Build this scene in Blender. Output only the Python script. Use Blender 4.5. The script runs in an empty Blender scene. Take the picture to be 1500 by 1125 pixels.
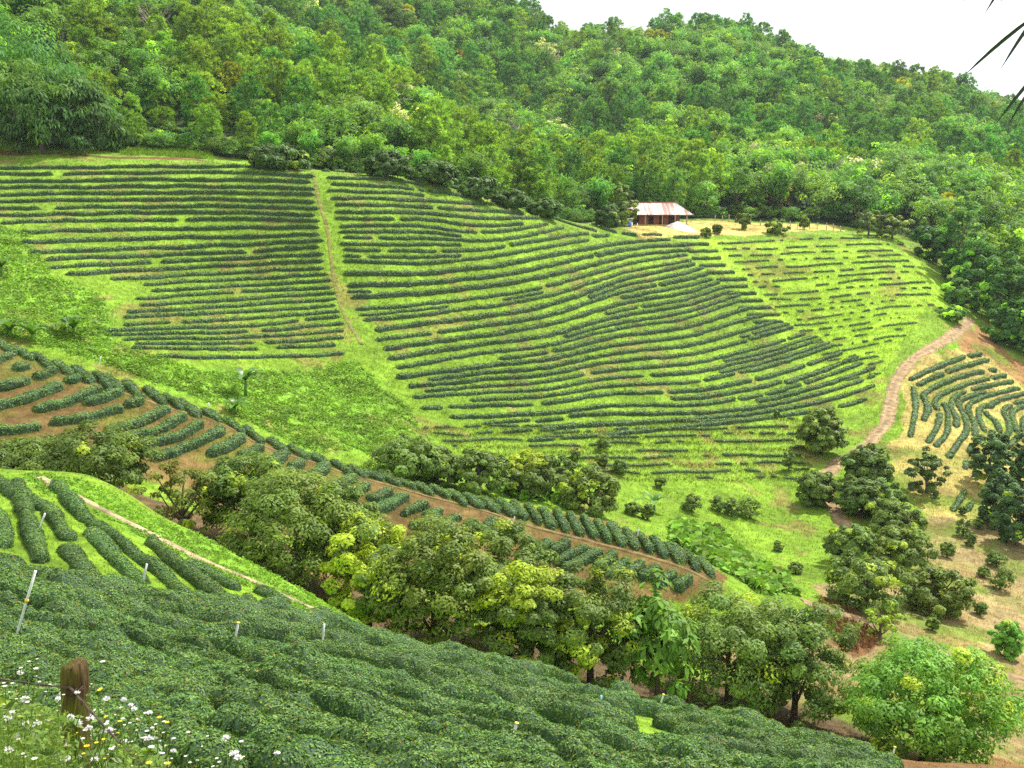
import bpy, math, random
import numpy as np
from mathutils import Vector

# ------------------------------------------------------------------ camera, sky, sun, exposure
SC = bpy.context.scene
COL = SC.collection
PITCH = math.radians(8.0)
FPX = 1608.0                       # focal length in pixels of the 1500 px wide photograph
cam_d = bpy.data.cameras.new('camera')
cam_d.sensor_width = 36.0
cam_d.lens = 36.0 * FPX / 1500.0
cam_d.clip_start = 0.1
cam_d.clip_end = 6000.0
cam = bpy.data.objects.new('camera', cam_d)
cam.location = (0, 0, 0)
cam.rotation_euler = (math.pi / 2 - PITCH, 0, 0)
COL.objects.link(cam)
SC.camera = cam

SUN_AZ = math.radians(48.0)        # clockwise from +Y (away from the camera): the sun stands to the right
SUN_EL = math.radians(56.0)
w = bpy.data.worlds.new('World')
SC.world = w
w.use_nodes = True
nt = w.node_tree
bg = nt.nodes['Background']
sky = nt.nodes.new('ShaderNodeTexSky')
sky.sky_type = 'NISHITA'
sky.sun_disc = False
sky.sun_elevation = SUN_EL
sky.sun_rotation = SUN_AZ
sky.air_density = 1.0
sky.dust_density = 3.0
# thin bright cloud veil over the blue sky, thickest towards the horizon
tc = nt.nodes.new('ShaderNodeTexCoord')
cn = nt.nodes.new('ShaderNodeTexNoise')
cn.inputs['Scale'].default_value = 2.2
cn.inputs['Detail'].default_value = 6.0
cr = nt.nodes.new('ShaderNodeMapRange')
cr.inputs['From Min'].default_value = 0.3
cr.inputs['From Max'].default_value = 0.62
cr.inputs['To Min'].default_value = 0.45
cr.inputs['To Max'].default_value = 0.92
mx = nt.nodes.new('ShaderNodeMix')
mx.data_type = 'RGBA'
mx.inputs['B'].default_value = (20.0, 20.3, 20.6, 1)
nt.links.new(tc.outputs['Generated'], cn.inputs['Vector'])
nt.links.new(cn.outputs['Fac'], cr.inputs['Value'])
nt.links.new(cr.outputs['Result'], mx.inputs['Factor'])
nt.links.new(sky.outputs['Color'], mx.inputs['A'])
nt.links.new(mx.outputs['Result'], bg.inputs['Color'])
bg.inputs['Strength'].default_value = 0.052

sun_d = bpy.data.lights.new('sun', 'SUN')
sun_d.energy = 5.0
sun_d.angle = math.radians(0.5)
sun_d.color = (1.0, 0.95, 0.86)
sun = bpy.data.objects.new('sun', sun_d)
_to = Vector((math.sin(SUN_AZ) * math.cos(SUN_EL), math.cos(SUN_AZ) * math.cos(SUN_EL), math.sin(SUN_EL)))
sun.rotation_euler = _to.to_track_quat('Z', 'Y').to_euler()
COL.objects.link(sun)

SC.view_settings.view_transform = 'Standard'
SC.view_settings.look = 'None'
SC.view_settings.exposure = 0.72
SC.view_settings.gamma = 1.0
SC.render.engine = 'CYCLES'
SC.cycles.max_bounces = 5
SC.cycles.diffuse_bounces = 3
SC.cycles.transmission_bounces = 3
SC.cycles.volume_bounces = 0
SC.cycles.caustics_reflective = False
SC.cycles.caustics_refractive = False
SC.cycles.use_denoising = False

# ------------------------------------------------------------------ small maths helpers
RNG = np.random.default_rng(7)
CP, SP = math.cos(PITCH), math.sin(PITCH)

def ray_dirs(u, v):
    """direction with unit depth of a photo pixel, in world axes"""
    a = (np.asarray(u, float) - 750.0) / FPX
    b = (562.5 - np.asarray(v, float)) / FPX
    return np.stack([a, CP + b * SP, -SP + b * CP], -1)

def to_pix(p):
    p = np.asarray(p, float)
    d = p[..., 1] * CP - p[..., 2] * SP
    h = p[..., 1] * SP + p[..., 2] * CP
    d = np.maximum(d, 1e-3)
    return 750 + FPX * p[..., 0] / d, 562.5 - FPX * h / d

def _hash(ix, iy, seed):
    h = (ix.astype(np.int64) * 374761393 + iy.astype(np.int64) * 668265263 + seed * 974634777) & 0x7fffffff
    h = ((h ^ (h >> 13)) * 1274126177) & 0x7fffffff
    h = (h ^ (h >> 16)) & 0xffffff
    return h / float(0xffffff)

def vnoise(x, y, seed=0):
    x = np.asarray(x, float); y = np.asarray(y, float)
    ix = np.floor(x); iy = np.floor(y)
    fx = x - ix; fy = y - iy
    fx = fx * fx * (3 - 2 * fx); fy = fy * fy * (3 - 2 * fy)
    a = _hash(ix, iy, seed); b = _hash(ix + 1, iy, seed)
    c = _hash(ix, iy + 1, seed); d = _hash(ix + 1, iy + 1, seed)
    return (a * (1 - fx) + b * fx) * (1 - fy) + (c * (1 - fx) + d * fx) * fy

def fbm(x, y, seed=0, o=4):
    t = 0; amp = 0.5; s = 0
    for k in range(o):
        t = t + amp * vnoise(x * 2 ** k, y * 2 ** k, seed + 17 * k); s += amp; amp *= 0.5
    return t / s

def pchip(x, y, xi):
    """monotone cubic through (x, y), clamped outside"""
    x = np.asarray(x, float); y = np.asarray(y, float)
    h = np.diff(x); d = np.diff(y) / h
    m = np.zeros_like(y)
    m[0] = d[0]; m[-1] = d[-1]
    for k in range(1, len(x) - 1):
        if d[k - 1] * d[k] > 0:
            w1 = 2 * h[k] + h[k - 1]; w2 = h[k] + 2 * h[k - 1]
            m[k] = (w1 + w2) / (w1 / d[k - 1] + w2 / d[k])
    xi = np.clip(np.asarray(xi, float), x[0], x[-1])
    k = np.clip(np.searchsorted(x, xi) - 1, 0, len(h) - 1)
    t = (xi - x[k]) / h[k]
    return ((2 * t ** 3 - 3 * t ** 2 + 1) * y[k] + (t ** 3 - 2 * t ** 2 + t) * h[k] * m[k]
            + (-2 * t ** 3 + 3 * t ** 2) * y[k + 1] + (t ** 3 - t ** 2) * h[k] * m[k + 1])

# ------------------------------------------------------------------ terrain surface
# ridge and valley lines of the land, each as (photo column, photo row, distance in metres)
LINES = [
 # near slope, bottom of view
 [(-250,1100,17),(0,1110,17),(250,1120,18.5),(500,1135,20),(750,1145,22),(1000,1150,24),(1200,1160,28),(1350,1170,30),(1500,1180,32),(1750,1190,34)],
 [(-250,960,27),(0,965,28),(250,985,29.5),(500,1000,31.5),(750,1030,35),(1000,1065,40),(1200,1095,43),(1350,1120,45),(1500,1130,46),(1750,1150,50)],
 # far edge of the near tea field
 [(-250,640,54),(0,690,52),(120,702,51),(250,768,49),(400,848,46),(500,902,45.5),(580,940,45.5),(700,970,46),(900,1016,48),(1000,1034,49),(1100,1062,49.5),(1250,1108,49),(1350,1130,49.5),(1500,1150,50),(1750,1180,54)],
 # hollow with the tree row
 [(-250,700,62),(0,735,61),(250,790,58),(400,870,55),(500,912,54),(700,975,53.5),(900,1008,54),(1000,1020,55),(1100,1040,56),(1250,1085,55),(1350,1102,55),(1500,1120,56),(1750,1150,60)],
 # foot of the middle spur
 [(-250,590,72),(0,655,69),(250,735,67),(500,825,65),(700,885,64),(900,930,64),(1000,942,65),(1100,952,66),(1250,978,68),(1350,990,68),(1500,1015,68),(1750,1045,72)],
 # crest of the middle spur
 [(-250,430,88),(0,503,85),(100,537,84),(200,565,83),(300,602,82),(400,647,81),(500,682,80),(600,709,79),(700,730,78),(800,747,77),(900,772,76),(1000,807,74),(1080,860,73),(1150,888,74),(1250,905,77),(1350,915,79),(1500,962,77),(1750,990,80)],
 # gully behind it
 [(-250,450,98),(0,524,94),(250,600,91),(500,690,89),(700,745,87),(900,782,84),(1000,815,82.5),(1080,842,82),(1150,862,82),(1250,870,85),(1350,872,88),(1500,902,88),(1750,930,92)],
 # foot of the tea hill
 [(-250,410,106),(0,475,102),(250,545,100),(500,640,98),(700,700,97),(900,745,98),(1000,770,98),(1150,810,98),(1250,792,102),(1350,790,105),(1500,792,107),(1750,795,112)],
 # half way up
 [(-250,320,130),(0,345,128),(250,400,130),(500,460,130),(700,480,138),(900,500,146),(1000,520,148),(1150,560,150),(1250,600,142),(1350,612,138),(1500,650,136),(1750,680,140)],
 # crest of the tea hill, terrace of the house, top of the right-hand field
 [(-250,244,165),(0,246,165),(250,244,165),(470,250,165),(560,255,170),(640,268,178),(740,296,186),(840,326,195),(900,335,203),(980,337,210),(1100,342,220),(1250,346,225),(1340,372,215),(1425,470,185),(1500,545,168),(1750,580,170)],
 # edge of the woods behind
 [(-250,205,178),(0,213,178),(250,226,185),(470,249,185),(640,276,195),(740,306,205),(840,331,213),(900,326,222),(980,325,232),(1100,329,240),(1250,338,245),(1340,352,240),(1425,420,212),(1500,462,203),(1750,490,208)],
 # crest of the nearer wooded spur
 [(-250,-200,330),(0,-120,320),(250,20,310),(400,95,300),(550,175,285),(700,262,268),(800,305,258),(900,315,258),(1000,312,262),(1100,308,265),(1250,315,266),(1350,320,266),(1500,370,255),(1750,400,260)],
 # hollow behind the spur
 [(-250,-150,390),(0,-80,380),(250,40,365),(400,110,350),(550,185,335),(700,262,320),(800,290,310),(900,295,310),(1000,290,315),(1100,285,320),(1250,290,320),(1350,295,320),(1500,325,320),(1750,350,320)],
 # mountain side
 [(-250,-150,460),(0,-130,450),(250,-60,450),(500,95,430),(700,155,420),(850,180,420),(1000,175,420),(1150,180,420),(1350,210,420),(1500,240,420),(1750,270,420)],
 # mountain ridge
 [(-250,-150,600),(0,-150,600),(300,-100,600),(500,-40,590),(650,5,580),(740,40,570),(850,92,560),(940,86,560),(1000,80,560),(1100,90,560),(1200,128,560),(1300,148,560),(1400,166,560),(1500,200,560),(1750,250,560)],
]
APEX = 12.0
NS, NY = 900, 1000
S_AX = np.linspace(-0.80, 0.80, NS)
Y_AX = np.concatenate([np.linspace(-11, 4, 40, endpoint=False), np.geomspace(16, 1812, NY - 40) - 12])

def _build_grid():
    ls = []
    for ln in LINES:
        a = np.array(ln, float)
        d = ray_dirs(a[:, 0], a[:, 1]); k = a[:, 2] / d[:, 1]
        p = d * k[:, None]
        s = p[:, 0] / (p[:, 1] + APEX)
        o = np.argsort(s)
        ls.append((pchip(s[o], p[o, 1], S_AX), pchip(s[o], p[o, 2], S_AX)))
    Z = np.zeros((NS, NY))
    for i in range(NS):
        s = S_AX[i]
        ys = [-12.0, 0.0, 5.0] + [l[0][i] for l in ls] + [900.0, 1900.0]
        z5 = -3.05 - 0.9 * np.clip(s * 2 + 0.5, 0, 1)
        zs = [-0.6, -1.7, z5] + [l[1][i] for l in ls]
        zs += [zs[-1] - 45, zs[-1] - 170]
        Z[i] = pchip(ys, zs, Y_AX)
    # soften the creases between the sections
    for _ in range(6):
        Z[1:-1] = (Z[:-2] + 2 * Z[1:-1] + Z[2:]) / 4
    for _ in range(4):
        Z[:, 1:-1] = (Z[:, :-2] + 2 * Z[:, 1:-1] + Z[:, 2:]) / 4
    return Z
ZG = _build_grid()

def _axis_index(ax, v):
    k = np.clip(np.searchsorted(ax, v) - 1, 0, len(ax) - 2)
    return k, np.clip((v - ax[k]) / (ax[k + 1] - ax[k]), 0, 1)

def detail(x, y):
    far = np.clip((y - 190) / 120, 0, 1)
    n = (fbm(x / 3.0, y / 3.0, 3, 3) - 0.5) * 0.35
    n = n + (fbm(x / 14.0, y / 14.0, 5, 2) - 0.5) * 0.8 * np.clip(y / 60, 0.1, 1)
    return n * np.clip(y / 30, 0, 1) + far * (fbm(x / 60.0, y / 60.0, 11, 3) - 0.5) * 22.0 * np.clip((560 - y) / 120, 0.15, 1)

def height(x, y):
    x = np.asarray(x, float); y = np.asarray(y, float)
    yy = np.clip(y, -11.5, 1790)
    s = np.clip(x / (yy + APEX), S_AX[0], S_AX[-1])
    i, a = _axis_index(S_AX, s); j, b = _axis_index(Y_AX, yy)
    z = (ZG[i, j] * (1 - a) + ZG[i + 1, j] * a) * (1 - b) + (ZG[i, j + 1] * (1 - a) + ZG[i + 1, j + 1] * a) * b
    return z + detail(x, y)

_YM = np.geomspace(6, 760, 430)
def hit(u, v, ymin=0.0):
    """first meeting of photo-pixel rays with the land; nan where there is none"""
    d = ray_dirs(u, v).reshape(-1, 3)
    out = np.full((len(d), 3), np.nan)
    for c in range(0, len(d), 4000):
        dd = d[c:c + 4000]
        k = _YM[None, :] / dd[:, 1:2]
        X = dd[:, 0:1] * k; Zr = dd[:, 2:3] * k
        H = height(X, np.broadcast_to(_YM, X.shape))
        below = (Zr < H) & (_YM[None, :] > ymin)
        f = np.argmax(below, 1); ok = below.any(1) & (f > 0)
        r = np.arange(len(dd)); f0 = np.maximum(f - 1, 0)
        lo = _YM[f0].copy(); hi = _YM[f].copy(); sx = dd[:, 0] / dd[:, 1]; sz = dd[:, 2] / dd[:, 1]
        for _ in range(7):
            mid = (lo + hi) / 2; bel = sz * mid < height(sx * mid, mid)
            hi = np.where(bel, mid, hi); lo = np.where(bel, lo, mid)
        y = (lo + hi) / 2
        p = dd * (y / dd[:, 1])[:, None]
        p[:, 2] = height(p[:, 0], p[:, 1])
        p[~ok] = np.nan
        out[c:c + 4000] = p
    return out

def at(u, dist):
    """ground point below photo column u at a distance"""
    x = dist * (u - 750.0) / FPX / (CP - 0.06 * SP)
    return np.array([x, dist, float(height(x, dist))])

def in_poly(x, y, poly):
    poly = np.asarray(poly, float)
    c = np.zeros(np.shape(x), bool)
    j = len(poly) - 1
    for i in range(len(poly)):
        xi, yi = poly[i]; xj, yj = poly[j]
        c ^= ((yi > y) != (yj > y)) & (x < (xj - xi) * (y - yi) / ((yj - yi) or 1e-9) + xi)
        j = i
    return c

# ------------------------------------------------------------------ mesh helpers
def tag(o, label=None, cat=None, group=None, kind=None):
    if label: o['label'] = label
    if cat: o['category'] = cat
    if group: o['group'] = group
    if kind: o['kind'] = kind
    return o

def empty(name, loc, rz=0.0):
    o = bpy.data.objects.new(name, None)
    o.empty_display_size = 0.2
    o.location = loc; o.rotation_euler = (0, 0, rz)
    COL.objects.link(o)
    return o

class MB:
    """collects vertices, faces, face material slots and a colour per vertex"""
    def __init__(self):
        self.v = []; self.f3 = []; self.f4 = []; self.c = []; self.n = 0
    def add(self, v, f4=None, f3=None, col=(1, 1, 1), slot=0):
        v = np.asarray(v, float).reshape(-1, 3)
        if f4 is not None and len(f4): self.f4.append((np.asarray(f4, int) + self.n, slot))
        if f3 is not None and len(f3): self.f3.append((np.asarray(f3, int) + self.n, slot))
        col = np.asarray(col, float)
        if col.ndim == 1: col = np.broadcast_to(col, (len(v), 3))
        self.v.append(v); self.c.append(col); self.n += len(v)
    def mesh(self, name, mats, smooth=True):
        me = bpy.data.meshes.new(name)
        v = np.concatenate(self.v).astype(np.float32)
        c = np.concatenate(self.c)
        q = [f for f, s in self.f4]; t = [f for f, s in self.f3]
        nq = sum(map(len, q)); ntri = sum(map(len, t))
        loops = np.concatenate([f.ravel() for f in q + t]).astype(np.int32)
        me.vertices.add(len(v)); me.vertices.foreach_set('co', v.ravel())
        me.loops.add(len(loops)); me.loops.foreach_set('vertex_index', loops)
        me.polygons.add(nq + ntri)
        st = np.concatenate([np.arange(nq) * 4, nq * 4 + np.arange(ntri) * 3]).astype(np.int32)
        me.polygons.foreach_set('loop_start', st)
        if len(mats) > 1:
            mi = np.concatenate([np.full(len(f), s) for f, s in self.f4] + [np.full(len(f), s) for f, s in self.f3]).astype(np.int32)
            me.polygons.foreach_set('material_index', mi)
        me.polygons.foreach_set('use_smooth', np.full(nq + ntri, smooth))
        ca = me.color_attributes.new('tint', 'FLOAT_COLOR', 'POINT')
        ca.data.foreach_set('color', np.concatenate([c, np.ones((len(c), 1))], 1).astype(np.float32).ravel())
        for m in mats: me.materials.append(m)
        me.update(calc_edges=True)
        return me
    def build(self, name, mats, parent=None, smooth=True):
        if not isinstance(mats, (list, tuple)): mats = [mats]
        o = bpy.data.objects.new(name, self.mesh(name, mats, smooth))
        COL.objects.link(o)
        if parent: o.parent = parent
        return o

    # ---- shapes
    def leaves(self, c, nrm, length, width, col, rng, slot=0, along=None, fold=0.0):
        """one four-cornered leaf per centre: base, side, tip, side"""
        n = len(c)
        nrm = nrm / np.maximum(np.linalg.norm(nrm, axis=1, keepdims=True), 1e-6)
        r = rng.normal(size=(n, 3)) if along is None else along
        t = r - nrm * (r * nrm).sum(1, keepdims=True)
        t /= np.maximum(np.linalg.norm(t, axis=1, keepdims=True), 1e-6)
        b = np.cross(nrm, t)
        L = np.broadcast_to(np.asarray(length, float), (n,))[:, None]
        W = np.broadcast_to(np.asarray(width, float), (n,))[:, None]
        v = np.stack([c - t * L / 2, c + b * W / 2 + nrm * fold * W, c + t * L / 2, c - b * W / 2 + nrm * fold * W], 1)
        f = np.arange(n * 4).reshape(n, 4)
        col = np.asarray(col, float)
        if col.ndim == 1: col = np.broadcast_to(col, (n, 3))
        self.add(v.reshape(-1, 3), f4=f, col=np.repeat(col, 4, 0), slot=slot)
    def box(self, lo, hi, col=(1, 1, 1), slot=0, m=None):
        x0, y0, z0 = lo; x1, y1, z1 = hi
        v = np.array([(x0, y0, z0), (x1, y0, z0), (x1, y1, z0), (x0, y1, z0), (x0, y0, z1), (x1, y0, z1), (x1, y1, z1), (x0, y1, z1)], float)
        if m is not None: v = m(v)
        self.add(v, f4=[(0, 3, 2, 1), (4, 5, 6, 7), (0, 1, 5, 4), (1, 2, 6, 5), (2, 3, 7, 6), (3, 0, 4, 7)], col=col, slot=slot)
    def tube(self, pts, rad, k=7, col=(1, 1, 1), slot=0, cap=True):
        pts = np.asarray(pts, float); n = len(pts)
        rad = np.broadcast_to(np.asarray(rad, float), (n,))
        tg = np.gradient(pts, axis=0)
        tg /= np.maximum(np.linalg.norm(tg, axis=1, keepdims=True), 1e-9)
        ref = np.where(np.abs(tg[:, 2:3]) > 0.9, np.array([[1.0, 0, 0]]), np.array([[0, 0, 1.0]]))
        a = np.cross(ref, tg); a /= np.maximum(np.linalg.norm(a, axis=1, keepdims=True), 1e-9)
        b = np.cross(tg, a)
        ph = np.linspace(0, 2 * math.pi, k, endpoint=False)
        v = pts[:, None] + rad[:, None, None] * (a[:, None] * np.cos(ph)[None, :, None] + b[:, None] * np.sin(ph)[None, :, None])
        f = [(i * k + j, i * k + (j + 1) % k, (i + 1) * k + (j + 1) % k, (i + 1) * k + j) for i in range(n - 1) for j in range(k)]
        v = v.reshape(-1, 3); f3 = []
        if cap:
            v = np.concatenate([v, pts[:1], pts[-1:]])
            f3 = [(n * k, (j + 1) % k, j) for j in range(k)] + [(n * k + 1, (n - 1) * k + j, (n - 1) * k + (j + 1) % k) for j in range(k)]
        self.add(v, f4=f, f3=f3, col=col, slot=slot)

# ------------------------------------------------------------------ materials
def new_mat(name):
    m = bpy.data.materials.new(name); m.use_nodes = True
    nt = m.node_tree; nt.nodes.clear()
    out = nt.nodes.new('ShaderNodeOutputMaterial')
    return m, nt, out

def N(nt, typ, **kw):
    n = nt.nodes.new(typ)
    for k, v in kw.items():
        if k in n.inputs: n.inputs[k].default_value = v
        else: setattr(n, k, v)
    return n

def leaf_mat(name, base, rough=0.5, trans=0.3, tint=True, rand=0.35, spec=0.35, noise=0.0, tcol=None):
    m, nt, out = new_mat(name)
    p = N(nt, 'ShaderNodeBsdfPrincipled', Roughness=rough)
    p.inputs['Specular IOR Level'].default_value = spec
    tr = N(nt, 'ShaderNodeBsdfTranslucent')
    ms = N(nt, 'ShaderNodeMixShader', Fac=trans)
    rgb = N(nt, 'ShaderNodeRGB'); rgb.outputs[0].default_value = (*base, 1)
    c = rgb.outputs[0]
    if tint:
        at_ = N(nt, 'ShaderNodeAttribute', attribute_name='tint')
        mul = N(nt, 'ShaderNodeMix', data_type='RGBA', blend_type='MULTIPLY', Factor=1.0)
        nt.links.new(c, mul.inputs['A']); nt.links.new(at_.outputs['Color'], mul.inputs['B']); c = mul.outputs['Result']
    oi = N(nt, 'ShaderNodeObjectInfo')
    hsv = N(nt, 'ShaderNodeHueSaturation')
    mr = N(nt, 'ShaderNodeMapRange'); mr.inputs['To Min'].default_value = 1 - rand; mr.inputs['To Max'].default_value = 1 + rand
    mh = N(nt, 'ShaderNodeMapRange'); mh.inputs['To Min'].default_value = 0.5 - 0.05 * rand; mh.inputs['To Max'].default_value = 0.5 + 0.05 * rand
    wn = N(nt, 'ShaderNodeTexWhiteNoise', noise_dimensions='1D')
    nt.links.new(oi.outputs['Random'], mr.inputs['Value']); nt.links.new(oi.outputs['Random'], wn.inputs['W'])
    nt.links.new(wn.outputs['Value'], mh.inputs['Value'])
    nt.links.new(mr.outputs['Result'], hsv.inputs['Value']); nt.links.new(mh.outputs['Result'], hsv.inputs['Hue'])
    nt.links.new(c, hsv.inputs['Color']); c = hsv.outputs['Color']
    nt.links.new(c, p.inputs['Base Color'])
    tg = N(nt, 'ShaderNodeMix', data_type='RGBA', blend_type='MULTIPLY', Factor=1.0)
    tg.inputs['B'].default_value = tcol or (1.5, 1.35, 0.45, 1)
    nt.links.new(c, tg.inputs['A']); nt.links.new(tg.outputs['Result'], tr.inputs['Color'])
    nt.links.new(p.outputs[0], ms.inputs[1]); nt.links.new(tr.outputs[0], ms.inputs[2])
    nt.links.new(ms.outputs[0], out.inputs['Surface'])
    return m

def plain_mat(name, base, rough=0.8, noise=0.25, scale=6.0, metal=0.0, tint=False, bump=0.0, spec=0.3):
    m, nt, out = new_mat(name)
    p = N(nt, 'ShaderNodeBsdfPrincipled', Roughness=rough, Metallic=metal)
    p.inputs['Specular IOR Level'].default_value = spec
    tc = N(nt, 'ShaderNodeTexCoord'); nz = N(nt, 'ShaderNodeTexNoise', Scale=scale, Detail=6.0)
    nt.links.new(tc.outputs['Object'], nz.inputs['Vector'])
    mr = N(nt, 'ShaderNodeMapRange'); mr.inputs['From Min'].default_value = 0.25; mr.inputs['From Max'].default_value = 0.75
    mr.inputs['To Min'].default_value = 1 - noise; mr.inputs['To Max'].default_value = 1 + noise
    nt.links.new(nz.outputs['Fac'], mr.inputs['Value'])
    mul = N(nt, 'ShaderNodeMix', data_type='RGBA', blend_type='MULTIPLY', Factor=1.0)
    mul.inputs['A'].default_value = (*base, 1)
    nt.links.new(mr.outputs['Result'], mul.inputs['B']); c = mul.outputs['Result']
    if tint:
        at_ = N(nt, 'ShaderNodeAttribute', attribute_name='tint')
        m2 = N(nt, 'ShaderNodeMix', data_type='RGBA', blend_type='MULTIPLY', Factor=1.0)
        nt.links.new(c, m2.inputs['A']); nt.links.new(at_.outputs['Color'], m2.inputs['B']); c = m2.outputs['Result']
    nt.links.new(c, p.inputs['Base Color'])
    if bump:
        bp = N(nt, 'ShaderNodeBump', Strength=bump, Distance=0.05)
        nt.links.new(nz.outputs['Fac'], bp.inputs['Height']); nt.links.new(bp.outputs[0], p.inputs['Normal'])
    nt.links.new(p.outputs[0], out.inputs['Surface'])
    return m

def ground_mat():
    m, nt, out = new_mat('ground')
    p = N(nt, 'ShaderNodeBsdfPrincipled', Roughness=0.95)
    p.inputs['Specular IOR Level'].default_value = 0.15
    a = N(nt, 'ShaderNodeAttribute', attribute_name='tint')
    g = N(nt, 'ShaderNodeNewGeometry')
    n1 = N(nt, 'ShaderNodeTexNoise', Scale=1.6, Detail=8.0, Roughness=0.7)
    n2 = N(nt, 'ShaderNodeTexNoise', Scale=0.25, Detail=5.0)
    n3 = N(nt, 'ShaderNodeTexNoise', Scale=0.9, Detail=7.0, Roughness=0.75)
    for n in (n1, n2, n3): nt.links.new(g.outputs['Position'], n.inputs['Vector'])
    m1 = N(nt, 'ShaderNodeMapRange'); m1.inputs['From Min'].default_value = 0.3; m1.inputs['From Max'].default_value = 0.7
    m1.inputs['To Min'].default_value = 0.55; m1.inputs['To Max'].default_value = 1.45
    m2 = N(nt, 'ShaderNodeMapRange'); m2.inputs['From Min'].default_value = 0.3; m2.inputs['From Max'].default_value = 0.7
    m2.inputs['To Min'].default_value = 0.75; m2.inputs['To Max'].default_value = 1.25
    nt.links.new(n1.outputs['Fac'], m1.inputs['Value']); nt.links.new(n2.outputs['Fac'], m2.inputs['Value'])
    mm = N(nt, 'ShaderNodeMath', operation='MULTIPLY')
    nt.links.new(m1.outputs['Result'], mm.inputs[0]); nt.links.new(m2.outputs['Result'], mm.inputs[1])
    mul = N(nt, 'ShaderNodeMix', data_type='RGBA', blend_type='MULTIPLY', Factor=1.0)
    nt.links.new(a.outputs['Color'], mul.inputs['A']); nt.links.new(mm.outputs[0], mul.inputs['B'])
    # bare reddish earth showing in flecks
    fl = N(nt, 'ShaderNodeMapRange'); fl.inputs['From Min'].default_value = 0.60; fl.inputs['From Max'].default_value = 0.68
    fl.inputs['To Max'].default_value = 0.55
    nt.links.new(n3.outputs['Fac'], fl.inputs['Value'])
    mixs = N(nt, 'ShaderNodeMix', data_type='RGBA'); mixs.inputs['B'].default_value = (0.19, 0.115, 0.05, 1)
    nt.links.new(fl.outputs['Result'], mixs.inputs['Factor']); nt.links.new(mul.outputs['Result'], mixs.inputs['A'])
    nt.links.new(mixs.outputs['Result'], p.inputs['Base Color'])
    bp = N(nt, 'ShaderNodeBump', Strength=0.7, Distance=0.25)
    nt.links.new(n1.outputs['Fac'], bp.inputs['Height']); nt.links.new(bp.outputs[0], p.inputs['Normal'])
    nt.links.new(p.outputs[0], out.inputs['Surface'])
    return m

M = dict(
    ground=ground_mat(),
    tea=leaf_mat('tea_leaves', (0.080, 0.160, 0.038), rough=0.55, trans=0.22, rand=0.15, spec=0.2),
    tea_body=plain_mat('tea_bush_inside', (0.026, 0.060, 0.024), rough=0.7, noise=0.5, scale=5.0, bump=0.6),  # body coloured darker to deepen the shade between the leaves
    longan=leaf_mat('orchard_leaves', (0.135, 0.215, 0.036), rough=0.55, trans=0.32, rand=0.12, spec=0.22),
    forest=leaf_mat('forest_leaves', (0.150, 0.300, 0.055), rough=0.6, trans=0.42, rand=0.35, spec=0.15),
    pine=leaf_mat('pine_needles', (0.195, 0.350, 0.050), rough=0.65, trans=0.42, rand=0.30, spec=0.15),
    bamboo=leaf_mat('bamboo_leaves', (0.170, 0.370, 0.060), rough=0.55, trans=0.45, rand=0.30, spec=0.15),
    grass=leaf_mat('grass_blades', (1, 1, 1), rough=0.6, trans=0.35, rand=0.0, spec=0.2, tcol=(1.1, 1.1, 0.8, 1)),
    banana=leaf_mat('banana_leaves', (0.09, 0.20, 0.035), rough=0.4, trans=0.35, rand=0.15),
    bark=plain_mat('bark', (0.11, 0.085, 0.06), rough=0.9, noise=0.4, scale=9, bump=0.6),
    dead=plain_mat('bare_grey_wood', (0.33, 0.28, 0.23), rough=0.9, noise=0.3),
    track=plain_mat('dirt_track', (0.245, 0.170, 0.085), rough=0.95, noise=0.55, scale=1.6, tint=True, bump=0.5),
)

# ------------------------------------------------------------------ ground zones (world polygons found from landmarks of the photo)
def world_poly(px):
    a = np.array(px, float)
    p = hit(a[:, 0], a[:, 1])
    return p[~np.isnan(p[:, 0])][:, :2]

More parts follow.
